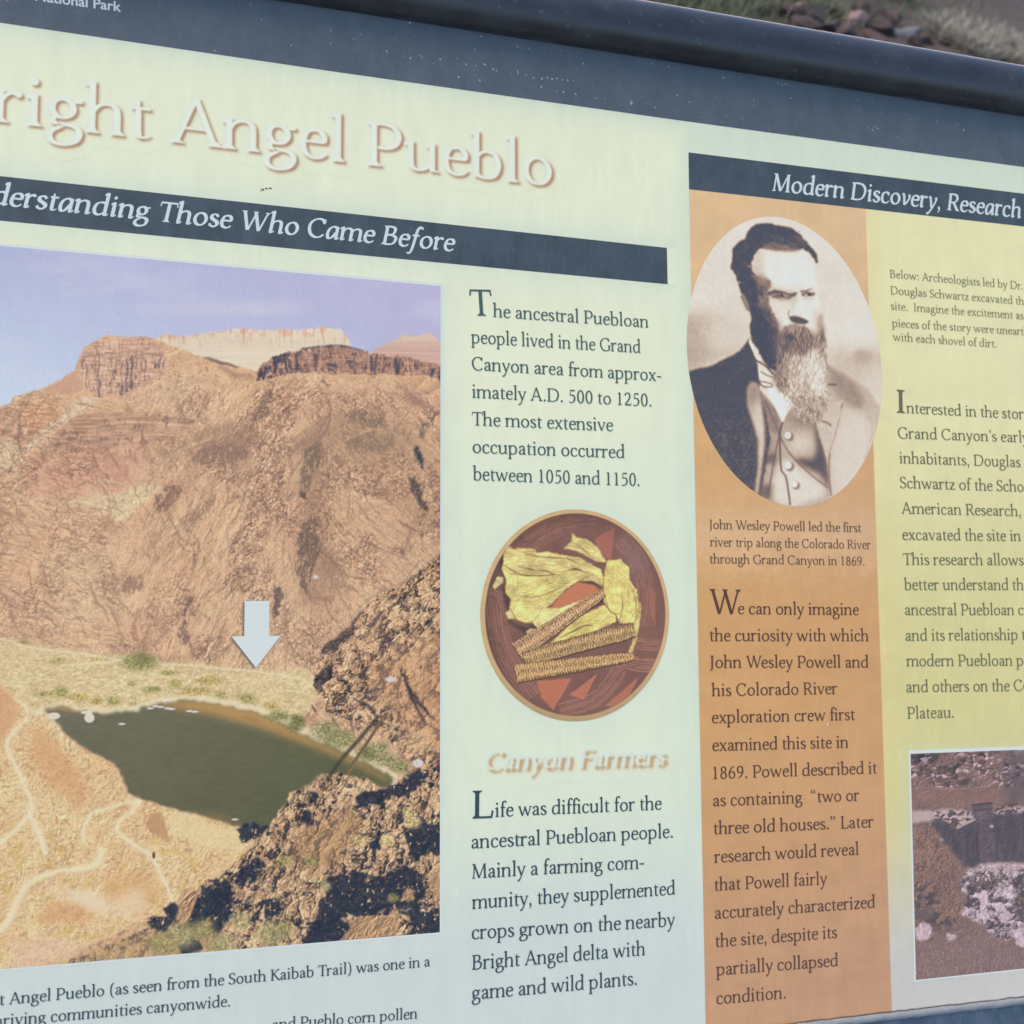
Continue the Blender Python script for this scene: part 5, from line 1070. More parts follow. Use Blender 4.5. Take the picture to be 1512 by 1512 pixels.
# slope lines of the sheet, from the photograph
xt0, yt0 = pan(700, 134); YBAND = float(pan([0, 504, 1008, 1512], [33.5, 107.3, 178.5, 246.7])[1].mean())   # lower edge of the top band
YRAIL = float(pan([504, 1008, 1512], [15, 95, 173])[1].mean())
YBOT = float(pan([1400, 1512], [1491, 1478])[1].mean())
bx0, bx1 = float(PX0), float(PX1)
root_c = (bx0+bx1)/2
sign.location = (root_c, PANEL.translation.y+.10, 0)
def on_panel(o):
    o.parent = sign; o.matrix_local = Matrix.Translation(-sign.location) @ PANEL
    return o
def box_bm(bm, x0, x1, y0, y1, z0, z1):
    v = [bm.verts.new(p) for p in ((x0, y0, z0), (x1, y0, z0), (x1, y1, z0), (x0, y1, z0), (x0, y0, z1), (x1, y0, z1), (x1, y1, z1), (x0, y1, z1))]
    for f in ((0, 3, 2, 1), (4, 5, 6, 7), (0, 1, 5, 4), (1, 2, 6, 5), (2, 3, 7, 6), (3, 0, 4, 7)): bm.faces.new([v[i] for i in f])
# backing board
YB0 = YBOT-.05
bm = bmesh.new(); box_bm(bm, bx0-.004, bx1+.004, YB0-.004, YRAIL+.022, -.016, -.0012)
on_panel(bm_obj('backing_board', bm, plain('grey board', (.18, .18, .18)), None))
# rails: half round in section, standing proud of the sheet
RR = .0205
def rail(a, b, horizontal, cen, n=96, m=1000):
    t = np.linspace(0, 2*math.pi, n, endpoint=False)[None]; s = np.linspace(a, b, m)[:, None]
    u = cen+RR*np.cos(t)+0*s; z = -0.002+RR*np.sin(t)+0*s; s = s+0*t
    co = np.stack([s, u, z] if horizontal else [-u, s, z], -1)
    if not horizontal: co[..., 0] = u
    deg = np.degrees(t)+0*s
    wear_or_rimlight = np.exp(-((deg-31)/8)**2) if horizontal and cen > 0 else 0*deg  # pinkish rim light put into the colour along the top rail's outline
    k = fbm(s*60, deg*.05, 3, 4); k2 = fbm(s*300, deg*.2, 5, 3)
    wear_or_rimlight = np.clip(wear_or_rimlight*(.75+.9*k), 0, 1)*ss(.2, .45, k2+.15)
    px_ = ss(.45, .62, fbm(s*22, deg*.035, 6, 3))
    pale = ss(.7, .84, fbm(s*260, deg*.5, 2, 4))*px_*.3
    for q, (f1, f2, sl) in enumerate(((70, .05, .55), (110, .03, -.4), (50, .08, .9))):
        pale = np.maximum(pale, ss(.955, .985, rfbm(s*f1+deg*sl*.25, deg*f2, q, 2, .4))*ss(.5, .6, fbm(s*35, deg*.06, q+3, 3))*.6)
    pale = np.maximum(pale, .35*ss(.5, .75, fbm(s*40, deg*.1, 1, 4))*np.exp(-((deg-172)/9)**2))
    col = np.stack([wear_or_rimlight, pale, 0*wear_or_rimlight], -1).reshape(-1, 3)
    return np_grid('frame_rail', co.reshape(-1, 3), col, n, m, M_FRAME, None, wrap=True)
dy = math.sqrt(max(RR**2--0.002**2, 0))
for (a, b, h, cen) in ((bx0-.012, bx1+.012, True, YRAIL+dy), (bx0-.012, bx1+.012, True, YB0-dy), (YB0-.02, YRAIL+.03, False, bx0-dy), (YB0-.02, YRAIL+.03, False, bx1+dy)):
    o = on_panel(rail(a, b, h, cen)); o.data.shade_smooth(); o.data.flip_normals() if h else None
# two posts under the sheet
def post(x):
    bm = bmesh.new(); yy = PANEL.translation.y+.06; top = PANEL.translation.z+.02
    box_bm(bm, x-.03, x+.03, yy-.03, yy+.03, -.05, top)
    bmesh.ops.bevel(bm, geom=bm.edges[:], offset=.006, segments=2, affect='EDGES')
    o = bm_obj('post', bm, M_FRAME, sign); o.matrix_local = Matrix.Translation(-sign.location)
post(bx0+.16); post(bx1-.16)

# ---- painted sheets
CREAM = np.array([223, 229, 207.])/255; BLUE = np.array([198, 208, 210.])/255
def seg_y(px, pts): return np.interp(px, [p[0] for p in pts], [p[1] for p in pts])
E_TOP = [(-400, -25.5), (0, 33.5), (504, 107.3), (1008, 178.5), (1512, 246.7), (2000, 312)]
E_SUB0 = [(-400, 215), (0, 260), (504, 314), (984.5, 366)]; E_SUB1 = [(-400, 286), (0, 325.7), (504, 374), (985.7, 419.7)]
E_PH0 = [(-400, 325), (0, 363.5), (650, 422.5)]; E_PH1 = [(-400, 1464), (0, 1431), (649, 1376.5)]
def sheet_colour(px, py):
    w = fbm(px/90, py/70, 3, 4)[..., None]; w2 = fbm(px/14, py/40, 5, 3)[..., None]
    c = np.broadcast_to(CREAM, px.shape+(3,)).astype(np.float32)
    c = c*(1-.04*w)+np.array([232, 232, 206])/255*.04*w
    gr = ss(560, 800, py)[..., None]; c = c*(1-gr)+np.array([216, 226, 208])/255*gr
    bl = ss(1130, 1440, py+.10*(px-700))[..., None]*.95; c = c*(1-bl)+BLUE*bl
    # soft mint shade printed round the blocks
    g = np.exp(-np.clip(py-seg_y(px, E_TOP), 0, 999)/16)*.95
    below = np.clip(py-seg_y(px, E_SUB1), 0, 999); g = np.maximum(g, np.where((px < 1000) & (py > seg_y(px, E_SUB1)), np.exp(-below/26)*.75, 0))
    above = np.clip(seg_y(px, E_SUB0)-py, 0, 999); g = np.maximum(g, np.where((px < 1000) & (py < seg_y(px, E_SUB0)), np.exp(-above/22)*.95, 0))
    g = np.maximum(g, np.where((px > 940) & (py > 200), np.exp(-np.abs(px-1017-(py-280)*.0187)/26)*.85*ss(200, 300, py), 0))
    g = np.maximum(g, np.where((px > 645) & (py > 420) & (py < 1300), np.exp(-np.clip(px-652, 0, 999)/16)*.8, 0))
    g = np.maximum(g, .55*np.exp(-np.clip(np.hypot((px-848)/139, (py-908)/156)-1, 0, 9)*9)*(px > 660))
    g = np.maximum(g, np.where(py < 330, .9*ss(985, 1030, px), 0))
    g = (g*(1-.8*ss(1150, 1400, py)))[..., None]
    c = c*(1-g)+np.array([205, 218, 205])/255*g
    c = c*(1+.02*(w2-.5))
    # faint handling marks and streaks
    st = ss(.60, .74, fbm(px/5, py/46, 6, 4))[..., None]*ss(.45, .6, fbm(px/120, py/90, 2, 2))[..., None]
    return np.clip(c+.012*st, 0, 1)
def line_px(x, e): return (x, float(np.interp(x, [p[0] for p in e], [p[1] for p in e])))
nx, ny = 760, 620
xs = np.linspace(bx0, bx1, nx)[None].repeat(ny, 0); ys = np.linspace(YB0, YRAIL+.004, ny)[:, None].repeat(nx, 1)
qx, qy = pix(xs, ys)
sheet = on_panel(np_grid('printed_sheet', np.stack([xs, ys, np.zeros_like(xs)], -1).reshape(-1, 3), ink(sheet_colour(qx, qy)).reshape(-1, 3), nx, ny, M_PRINT, None))
def strip_sheet(name, pts, mat, parent, z):
    """flat-inked outline in photo px, listed clockwise from the top left"""
    x, y = pan([p[0] for p in pts], [p[1] for p in pts]); n = len(pts)
    return mesh_obj(name, [(x[i], y[i], z) for i in range(n)][::-1], [tuple(range(n))], mat, parent)
# top band
xL, xR = bx0, bx1
bm = bmesh.new(); ex = np.linspace(bx0, bx1, 60)
ax, ay = pan([p[0] for p in E_TOP], [p[1] for p in E_TOP]); lo = np.interp(ex, ax, ay)
vl = [bm.verts.new((ex[i], lo[i], .00006)) for i in range(60)]; vh = [bm.verts.new((ex[i], YRAIL+.003, .00006)) for i in range(60)]
for i in range(59): bm.faces.new((vl[i], vl[i+1], vh[i+1], vh[i]))
band = on_panel(bm_obj('top_band', bm, M_TOP))

# ---- lettering as thin ink sheets
def ink_strips(name, strips, mat, parent, z0):
    """strips: arrays (n,2,2) in panel metres, each laid a hair above the last"""
    V, F = [], []; b = 0
    for k, s in enumerate(strips):
        n = len(s); z = z0+6e-7*(k % 60)
        for r in s: V += [(r[0, 0], r[0, 1], z), (r[1, 0], r[1, 1], z)]
        for i in range(n-1):
            q = (b+2*i, b+2*i+1, b+2*i+3, b+2*i+2)
            a = np.array([V[q[0]][:2], V[q[1]][:2], V[q[2]][:2]]); e = (a[1]-a[0])[0]*(a[2]-a[0])[1]-(a[1]-a[0])[1]*(a[2]-a[0])[0]
            F.append(q if e > 0 else q[::-1])
        b += 2*n
    return mesh_obj(name, V, F, mat, parent)
def lay(text, a, b, em, kind='text', pre='', post=''):
    """set text from photo px a to b along its baseline; em = type size in metres; pre/post run on outside"""
    (x0, x1), (y0, y1) = pan([a[0], b[0]], [a[1], b[1]])
    d = np.array([x1-x0, y1-y0]); L = np.hypot(*d); d /= L; n = np.array([-d[1], d[0]])
    st, adv = set_text(text, kind); allp = np.vstack([k.reshape(-1, 2) for k in st]); i0, i1 = allp[:, 0].min(), allp[:, 0].max()
    sx = L/(i1-i0); sy = em/1000
    out = []
    def place(st, off):
        for k in st:
            u = (k[..., 0]+off-i0)*sx; v = k[..., 1]*sy
            out.append(np.stack([x0+u*d[0]+v*n[0], y0+u*d[1]+v*n[1]], -1))
    place(st, 0)
    if pre:
        s2, w2 = set_text(pre, kind); place(s2, -w2)
    if post:
        s2, w2 = set_text(post, kind); place(s2, adv)
    return out
def cap_em(capx, x, y, cap=650):
    """type size whose capitals stand capx photo px tall at this spot"""
    p = pan([x, x], [y, y-capx]); return float(p[1][1]-p[1][0])/cap*1000
def block(name, lines, em, mat, parent, z=.00022):
    S = []
    for ln in lines: S += lay(*ln[:3], ln[3] if len(ln) > 3 and ln[3] else em, *(ln[4:]))
    return ink_strips(name, S, mat, parent, z)
E1 = cap_em(19.4, 830, 600)
p1 = block('paragraph', [('T', (694.5, 466), (727.5, 466.5), cap_em(38.5, 700, 466)), ('he ancestral Puebloan', (727.5, 468), (957.3, 484)), ('people lived in the Grand', (695.3, 506.5), (945.7, 521.3)), ('Canyon area from approx-', (696.5, 546.3), (976, 563)), ('imately A.D. 500 to 1250.', (696.7, 587.3), (961.5, 600.3)), ('The most extensive', (696.7, 628), (905, 636.7)), ('occupation occurred', (697.7, 668.7), (922.3, 676.7)), ('between 1050 and 1150.', (697.7, 709), (944, 717.7))], E1, M_TEXT, sheet)
p2 = block('paragraph', [('L', (697, 1208.7), (728.5, 1207.5), cap_em(41, 700, 1208)), ('ife was difficult for the', (730.7, 1206.3), (976.7, 1195.3)), ('ancestral Puebloan people.', (696, 1253), (993.3, 1236.7)), ('Mainly a farming com-', (696.7, 1297.3), (950.7, 1282.3)), ('munity, they supplemented', (696.3, 1342.3), (996.7, 1320.7)), ('crops grown on the nearby', (696.3, 1387), (996.7, 1367.3)), ('Bright Angel delta with', (696.7, 1432), (952.3, 1410.3)), ('game and wild plants.', (696.3, 1476.3), (940, 1454))], E1, M_TEXT2, sheet)
p3 = block('photo_caption', [('Angel Pueblo (as seen from the South Kaibab Trail) was one in a', (12.7, 1483), (635, 1426.7), None, 'text', 'Bright '), ('communities canyonwide.', (74.7, 1509), (339.3, 1485.7), None, 'text', 'thriving ')], cap_em(16.6, 300, 1455), M_TEXT2, sheet)
p4 = block('paragraph', [('Pueblo corn pollen', (443, 1517.5), (615.7, 1503.7), None, 'text', 'and ')], cap_em(16.6, 300, 1455), M_TEXT2, sheet)

# title and canyon farmers heading: pale letters with a soft brown printed shadow
def glow_title(name, strips, fillc, shade, off, sg, parent, z, box, step, deep=1.0):
    c = Canvas(box[0], box[1], box[2], box[3], 1.0/step)
    m = np.zeros((c.H, c.W), np.float32)
    for s in strips:
        X, Y = pix(s[..., 0], s[..., 1]); fill(m, np.vstack([np.stack([X[:, 0], Y[:, 0]], 1), np.stack([X[::-1, 1], Y[::-1, 1]], 1)]), c.x0, c.y0, c.sc)
    def shift(a, dx, dy): return np.roll(np.roll(a, int(round(dy*c.sc)), 0), int(round(dx*c.sc)), 1)
    sh = np.clip(blur(shift(m, *off), sg*c.sc)*1.25, 0, 1)*deep
    sh2 = np.clip(blur(shift(m, off[0]*1.3, off[1]*1.3), sg*2.6*c.sc)*1.2, 0, 1)*.5
    hl = blur(shift(m, -off[0]*.5, -off[1]*.5), sg*1.1*c.sc)*.7
    base = sheet_colour(c.X, c.Y)
    img = base
    img = img*(1-hl[..., None])+np.array([216, 227, 222])/255*hl[..., None]
    img = img*(1-sh2[..., None])+np.array([218, 198, 168])/255*sh2[..., None]
    img = img*(1-sh[..., None])+np.array(shade)/255*sh[..., None]
    face = np.array(fillc)/255
    mm = blur(m, .3*c.sc)[..., None]; img = img*(1-mm)+face*mm
    keep = blur(((sh+sh2+hl+m) > .004).astype(np.float32), 3) > .01
    x, y = pan(c.X, c.Y)
    co = np.stack([x, y, np.full_like(x, z)], -1)[::-1].reshape(-1, 3)
    return np_grid(name, co, ink(img)[::-1].reshape(-1, 3), c.W, c.H, M_PRINT, parent, keep=keep[::-1])
ts = lay('Angel Pueblo', (250, 209.3), (815, 275.5), cap_em(67, 330, 212), 'title', 'Bright ')
glow_title('title_lettering', ts, (224, 231, 222), (172, 140, 118), (3.6, 3.8), 1.3, sheet, .00004, (-160, 60, 850, 330), 1.2, .95)
fs = lay('Canyon Farmers', (716, 1136), (982, 1128), cap_em(27, 850, 1135), 'bolditalic')
glow_title('section_heading', fs, (212, 223, 214), (188, 162, 126), (4.6, 5.2), 1.5, sheet, .00004, (700, 1085, 1010, 1165), 1.0, .95)

# subtitle band and its heading
sub = strip_sheet('subtitle_band', [line_px(-240, E_SUB0), line_px(0, E_SUB0), line_px(504, E_SUB0), (984.5, 366), (985.7, 419.7), line_px(504, E_SUB1), line_px(0, E_SUB1), line_px(-240, E_SUB1)], M_BAND, sheet, .0001)
ink_strips('band_heading', lay('Those Who Came Before', (236, 327), (672.3, 371.7), cap_em(28.5, 450, 345), 'italic', 'Understanding '), M_PALE, sub, .0002)
# park name in the top band, plain sans face
def sans(name, text, a, b, cap, mat, parent, z, pre=''):
    cu = bpy.data.curves.new(name, 'FONT'); cu.body = pre+text; cu.size = 1; cu.offset = .018; cu.resolution_u = 4
    o = bpy.data.objects.new(name, cu); COL.objects.link(o); dg = bpy.context.evaluated_depsgraph_get(); dg.update()
    me = bpy.data.meshes.new_from_object(o.evaluated_get(dg)); bpy.data.objects.remove(o)
    cu2 = bpy.data.curves.new('t', 'FONT'); cu2.body = text; cu2.size = 1; o2 = bpy.data.objects.new('t', cu2); COL.objects.link(o2); bpy.context.view_layer.update(); wT = o2.dimensions.x; bpy.data.objects.remove(o2)
    co = np.zeros(len(me.vertices)*3, np.float32); me.vertices.foreach_get('co', co); co = co.reshape(-1, 3)
    (x0, x1), (y0, y1) = pan([a[0], b[0]], [a[1], b[1]]); d = np.array([x1-x0, y1-y0]); L = np.hypot(*d); d /= L; n = np.array([-d[1], d[0]])
    xe = co[:, 0].max(); k = L/wT; u = (co[:, 0]-(xe-wT))*k; v = co[:, 1]*k*cap
    co = np.stack([x0+u*d[0]+v*n[0], y0+u*d[1]+v*n[1], np.full(len(u), z)], 1)
    me.vertices.foreach_set('co', co.astype(np.float32).ravel()); me.update(); me.materials.clear()
    return link(name, me, mat, parent)
sans('park_name', 'Park', (139.3, 12), (179, 17.2), 1.0, M_PALE, band, .00012, 'Grand Canyon National ')

# ---- canyon photograph with white edge and arrow
def white_edge(pts, parent, z, name='photo_border'): return strip_sheet(name, pts, M_WHITE, parent, z)
cp = paint_canyon(1.0)
cc = cp
ar = [(361.2, 887.3), (397.7, 887.3), (397.7, 938.8), (414.5, 938.4), (377.8, 985.8), (341.8, 940), (360.6, 939)]
shm = cp.mask([(x-2.4, y+1.6) for x, y in ar], 1.1); cp.put(shm, (104, 92, 96), .85)
gl = np.exp(-np.clip(np.hypot(0, 0), 0, 1))
photo = quad_sheet('canyon_photo', [line_px(-140, E_PH0), (650.3, 422.5), (649.2, 1376.5), line_px(-140, E_PH1)], 720, 920, lambda x, y: sample(cp, x, y), M_PRINT, sheet, .00012)
white_edge([line_px(-144, [(p[0], p[1]-4) for p in E_PH0]), (653.5, 418.8), (652.4, 1379.5), line_px(-144, [(p[0], p[1]+3) for p in E_PH1])], photo, .00006)
strip_sheet('arrow_marker', ar, M_WHITE, photo, .0002)
# ---- bowl picture
bc = paint_bowl(1.6)
oval_sheet('bowl_picture', (848.3, 908.6), (139.4, 1), (-1, 156.4), 230, 760, lambda x, y: sample(bc, x, y), M_PRINT, sheet, .00012)

# ---- right hand box
def orange(px, py):
    w = fbm(px/30, py/26, 3, 4)[..., None]; t = ss(300, 900, py)[..., None]; t2 = ss(1000, 1500, py)[..., None]; s = np.clip((px-1030)/270, 0, 1)[..., None]
    c = np.array([219, 186, 146])*(1-t)+np.array([205, 159, 110])*t; c = c*(1-t2)+np.array([192, 149, 116])*t2; lt = np.exp(-((py-790)/55)**2)[..., None]*.6; c = c*(1-lt)+np.array([217, 184, 150])*lt
    c = c*(1-s*.5)+(c*np.array([.96, .96, 1.03]))*s*.5
    c = c*(1+.08*(w-.5))+np.array([5, 5, 4])*ss(.55, .72, fbm(px/9, py/8, 5, 4))[..., None]*ss(700, 780, py)[..., None]*ss(900, 850, py)[..., None]
    st = ss(.6, .8, fbm(px/4, py/40, 6, 3))[..., None]; return np.clip((c+3*st)/255, 0, 1)
def yellow(px, py):
    w = fbm(px/40, py/34, 4, 4)[..., None]; t = ss(520, 1020, py)[..., None]; t2 = ss(1140, 1450, py)[..., None]
    c = np.array([223, 220, 178])*(1-t)+np.array([209, 202, 148])*t
    c = c*(1-t2)+np.array([194, 192, 193])*t2
    e = np.exp(-np.clip(px-1280-(py-308)*.0328, 0, 999)/14)[..., None]*(1-t2); c = c*(1-.35*e)+np.array([226, 202, 146])*.35*e
    g = np.exp(-np.clip(np.maximum(1343-px, 1108-py), 0, 99)/10)[..., None]*((py > 1085) & ((px < 1346) | (py < 1112)))[..., None]*.45*(1-t2); c = c*(1-g)+np.array([196, 206, 186])*g
    st = ss(.62, .8, fbm(px/4, py/40, 6, 3))[..., None]
    return np.clip((c*(1+.05*(w-.5))+3*st)/255, 0, 1)
E_R0 = [(1016.5, 225), (1512, 286), (1800, 321)]; E_R1 = [(1017.3, 279.5), (1512, 334.5), (1800, 366)]
YR = 1513
oc = quad_sheet('orange_column', [(1017.3, 279), (1278, 308), (1317.6, 1512), (1042.5, 1545)], 130, 620, orange, M_PRINT, sheet, .00005)
yc = quad_sheet('yellow_column', [(1278, 308), (1800, 365), (1850, 1450), (1317.6, 1512)], 220, 520, yellow, M_PRINT, sheet, .000055)
rb = strip_sheet('section_band', [(1016.5, 225), (1512, 286), (1800, 321), (1800, 366), (1512, 334.5), (1017.3, 279.5)], M_BAND, sheet, .0001)
ink_strips('band_heading', lay('Modern Discovery, Researc', (1139.5, 281.7), (1493, 320.7), cap_em(25.5, 1300, 300), 'italic', '', 'h'), M_PALE, rb, .0002)
pc = paint_portrait(1.6)
oval_sheet('portrait_photo', (1158, 534), (143.6, 13), (12, 213.6), 250, 900, lambda x, y: sample(pc, x, y), M_PRINT, oc, .00012)
block('photo_caption', [('John Wesley Powell led the first', (1046.7, 781), (1271.3, 785.7)), ('river trip along the Colorado River', (1048, 806.7), (1285.3, 810.7)), ('through Grand Canyon in 1869.', (1048, 831.7), (1276, 835))], cap_em(13.4, 1160, 810), M_BROWN2, oc)
block('paragraph', [('W', (1047.3, 906.7), (1094, 907.5), cap_em(37, 1060, 907)), ('e can only imagine', (1089.5, 906.7), (1268, 908.3)), ('the curiosity with which', (1048, 946.7), (1282.3, 946.7)), ('John Wesley Powell and', (1047.3, 986.3), (1282.3, 985.7)), ('his Colorado River', (1050.3, 1028), (1236.3, 1024.7)), ('exploration crew first', (1051, 1068), (1262.3, 1063)), ('examined this site in', (1051.7, 1109), (1252.3, 1104)), ('1869. Powell described it', (1053, 1150.3), (1294.7, 1142)), ('as containing  \u201ctwo or', (1052.7, 1190.7), (1268.7, 1182.3)), ('three old houses.\u201d Later', (1053.7, 1232), (1289.7, 1221.3)), ('research would reveal', (1054, 1274), (1267.7, 1262)), ('that Powell fairly', (1055, 1315.3), (1221.3, 1305.7)), ('accurately characterized', (1055.3, 1357), (1292, 1340)), ('the site, despite its', (1056.3, 1398.7), (1236, 1384.7)), ('partially collapsed', (1057, 1440.3), (1237.3, 1426.3)), ('condition.', (1057.7, 1483), (1159.7, 1474))], cap_em(18.1, 1100, 1000), M_BROWN, oc)
block('photo_caption', [('Below: Archeologists led by Dr.', (1313.7, 410), (1509.7, 427.7)), ('Douglas Schwartz excavated th', (1314.7, 434.3), (1511.5, 450.3), None, 'text', '', 'e'), ('site.  Imagine the excitement as', (1315.3, 457.3), (1511.3, 471.7)), ('pieces of the story were uneart', (1316.7, 482.7), (1511.5, 495), None, 'text', '', 'hed'), ('with each shovel of dirt.', (1318, 503), (1471.3, 513.3))], cap_em(11.8, 1340, 430), M_OLIVE2, yc)
block('paragraph', [('I', (1323.7, 609.3), (1336.5, 610.3), cap_em(34, 1330, 609)), ('nterested in the stor', (1338, 610), (1511.5, 619), None, 'text', '', 'y of'), ('Grand Canyon\u2019s earl', (1325.7, 647.3), (1508.7, 653.3), None, 'text', '', 'y'), ('inhabitants, Douglas', (1328, 684), (1507, 690)), ('Schwartz of the Scho', (1329, 720.7), (1511.5, 726.3), None, 'text', '', 'ol of'), ('American Research,', (1330.7, 758.3), (1507, 762.3)), ('excavated the site in', (1332.3, 797.3), (1507, 799)), ('This research allows', (1333.3, 834), (1511.5, 834.7)), ('better understand th', (1334.7, 871.3), (1511.3, 871.3), None, 'text', '', 'e'), ('ancestral Puebloan', (1336, 908.3), (1497.3, 908.3), None, 'text', '', ' culture'), ('and its relationship', (1337, 946.3), (1502.3, 945), None, 'text', '', ' to'), ('modern Puebloan', (1338, 984), (1494.7, 983), None, 'text', '', ' people'), ('and others on the', (1338, 1022.3), (1490.7, 1020.3), None, 'text', '', ' Colorado'), ('Plateau.', (1339.7, 1061.3), (1408, 1059.7))], cap_em(16.7, 1360, 700), M_OLIVE, yc)
dc = paint_dig(1.3)
dig = quad_sheet('excavation_photo', [(1344.3, 1113), (1630, 1102.5), (1638, 1416.5), (1352.3, 1447)], 320, 380, lambda x, y: sample(dc, x, y), M_PRINT, yc, .00016)
white_edge([(1341.8, 1108.2), (1633, 1097.5), (1641.5, 1418.5), (1350.2, 1449.3)], dig, .00011)

# ---- foot of the sheet: dark band with a torn, lifting edge of film
n = 220; tx = np.linspace(bx0, bx1, n); rj = fbm(tx*160, tx*0+.5, 3, 4)-.5; rk = fbm(tx*240, tx*0+3.5, 5, 4)-.5
yb = YBOT-.0012+.0016*rk; yt = YBOT+.0024+.0017*rj
V = [(tx[i], YB0-.002, .0006) for i in range(n)]+[(tx[i], yb[i], .0006) for i in range(n)]
bb = on_panel(mesh_obj('bottom_band', V, [(i, i+1, n+i+1, n+i) for i in range(n-1)], flat_ink('worn navy band ink', (58, 72, 96), .05)))
V = []; lift = .0010+.0012*np.clip(rj+.3, 0, 1)
for i in range(n): V += [(tx[i], yb[i]-.0012, .0007), (tx[i], yb[i]-.0004, .0007+lift[i]*.7), (tx[i], (yb[i]+yt[i])/2, .0007+lift[i]), (tx[i], yt[i], .0006+lift[i]*.7), (tx[i], yt[i]+.0004, .0006)]
pe = mesh_obj('torn_film_edge', V, [(5*i+k, 5*i+5+k, 5*i+6+k, 5*i+1+k) for i in range(n-1) for k in range(4)], plain('torn pale film', (.34, .345, .33), .6, .35, 260), sheet, True)
dl = [(tx[i], yt[i]+.0003, .00055) for i in range(n)]+[(tx[i], yt[i]+.0010+.0010*max(0, rk[i]+.2), .00055) for i in range(n)]
mesh_obj('dirt_line', dl, [(i, i+1, n+i+1, n+i) for i in range(n-1)], plain('grime', (.16, .13, .10), .8, .4, 300), sheet)

# ---- wear: pale chips on the navy, scratches on the rail, a smudge by the title
def flecks(name, pts, mat, parent, z):
    V, F = [], []
    for x, y, r, el, an in pts:
        X, Y = pan(x, y); b = len(V); k = 7; q = r/FPX*DIST
        for i in range(k):
            t = 2*math.pi*i/k; rr = q*(.6+.7*random.random()); u, v = rr*math.cos(t), rr*el*math.sin(t)
            V.append((float(X)+u*math.cos(an)-v*math.sin(an), float(Y)+u*math.sin(an)+v*math.cos(an), z))
        F.append(tuple(range(b, b+k)))
    return mesh_obj(name, V, F, mat, parent)
pts = []
for x, y in [(595, 83), (606, 86), (623, 85), (571, 76), (650, 88), (688, 95), (703, 97), (717, 96), (728, 102), (715, 95), (733, 104), (677, 114), (708, 119), (765, 108), (764, 105), (788, 115), (800, 116), (808, 115), (815, 117), (822, 116), (830, 118), (838, 119), (847, 119), (861, 94), (828, 75), (780, 72), (764, 69), (799, 128), (963, 94), (987, 98), (932, 152), (967, 159), (850, 139), (822, 135), (832, 136), (880, 145), (894, 146), (533, 51), (605, 34), (710, 54), (1092, 114), (1068, 115), (1149, 123), (1155, 125), (1160, 124), (1165, 126), (1018, 151), (1113, 148), (1302, 166), (1288, 192), (1383, 180), (1423, 192), (488, 45), (488, 64), (430, 67), (370, 6), (386, 29), (317, 75), (1000, 140), (1296, 190), (1172, 200)]:
    pts.append((x, y, 1.0+random.random()*.8, 1.2, random.random()))
for _ in range(46):
    x = 420+random.random()*1090; y = (-58+.154*x)+(.08+.84*random.random())*((33.5+.141*x)-(-58+.154*x)); pts.append((x, y, .4+random.random()*.5, 1.2+random.random(), 1.4+random.random()*.4))
pts.append((932, 152, 2.4, 1.5, 0))
tag(flecks('paint_chips', pts, M_CHIP, band, .00012), kind='stuff')
flecks('dirt_smudge', [(388, 280, 2.6, .5, .3), (393, 278.5, 2.2, .45, .1), (399, 278, 2.4, .4, 0), (385, 282, 1.2, .6, .6)], M_DIRT, sheet, .0002)
tag(flecks('paint_chips', [(1303, 257.5, 2.2, 1, 0), (1411, 327, 2.0, 1.2, 0), (1000, 179, 3, .5, 0), (1222, 1069, 1.0, 3.5, 0), (1297, 465, 1.4, 1, 0)], M_WHITE, sheet, .0002), kind='stuff')

# ------------------------------------------------------------------ the ground behind
def gh(x, y):
    x = np.asarray(x, float); y = np.asarray(y, float)
    return (.10*(fbm(x*.5+9, y*.5+9, 3, 4)-.5)+.03*(fbm(x*5, y*5, 4, 3)-.5))*ss(.6, 2.0, np.abs(y))
g0 = ground_at(1300, 40)
sx = np.sinh(np.linspace(-5.6, 5.6, 260))/math.sinh(5.6); gx = g0.x*.6+sx*420; gy = 2.2+sx*420
GX, GY = np.meshgrid(gx, gy); GZ = gh(GX, GY)
m, nt_, b = new_mat('stony red soil')
n1 = noise(nt_, 1.4, 6, .65); n2 = noise(nt_, 38, 6, .7)
c = mix(nt_, ramp(nt_, n1, [(.38, 0.0), (.62, 1.0)]), (.060, .040, .032), (.095, .066, .052)); c = mix(nt_, ramp(nt_, n2, [(.45, 0.0), (.7, 1.0)]), c, (.12, .095, .076))
nt_.links.new(c, b.inputs['Base Color']); b.inputs['Roughness'].default_value = .95
bp = N(nt_, 'ShaderNodeBump'); bp.inputs['Strength'].default_value = .8; bp.inputs['Distance'].default_value = .03; nt_.links.new(n2, bp.inputs['Height']); nt_.links.new(bp.outputs[0], b.inputs['Normal'])
me = bpy.data.meshes.new('ground'); NX = len(gx)
me.from_pydata([tuple(p) for p in np.stack([GX, GY, GZ], -1).reshape(-1, 3)], [], [(i*NX+j, i*NX+j+1, (i+1)*NX+j+1, (i+1)*NX+j) for i in range(NX-1) for j in range(NX-1)]); me.shade_smooth()
tag(link('ground', me, m), kind='structure')
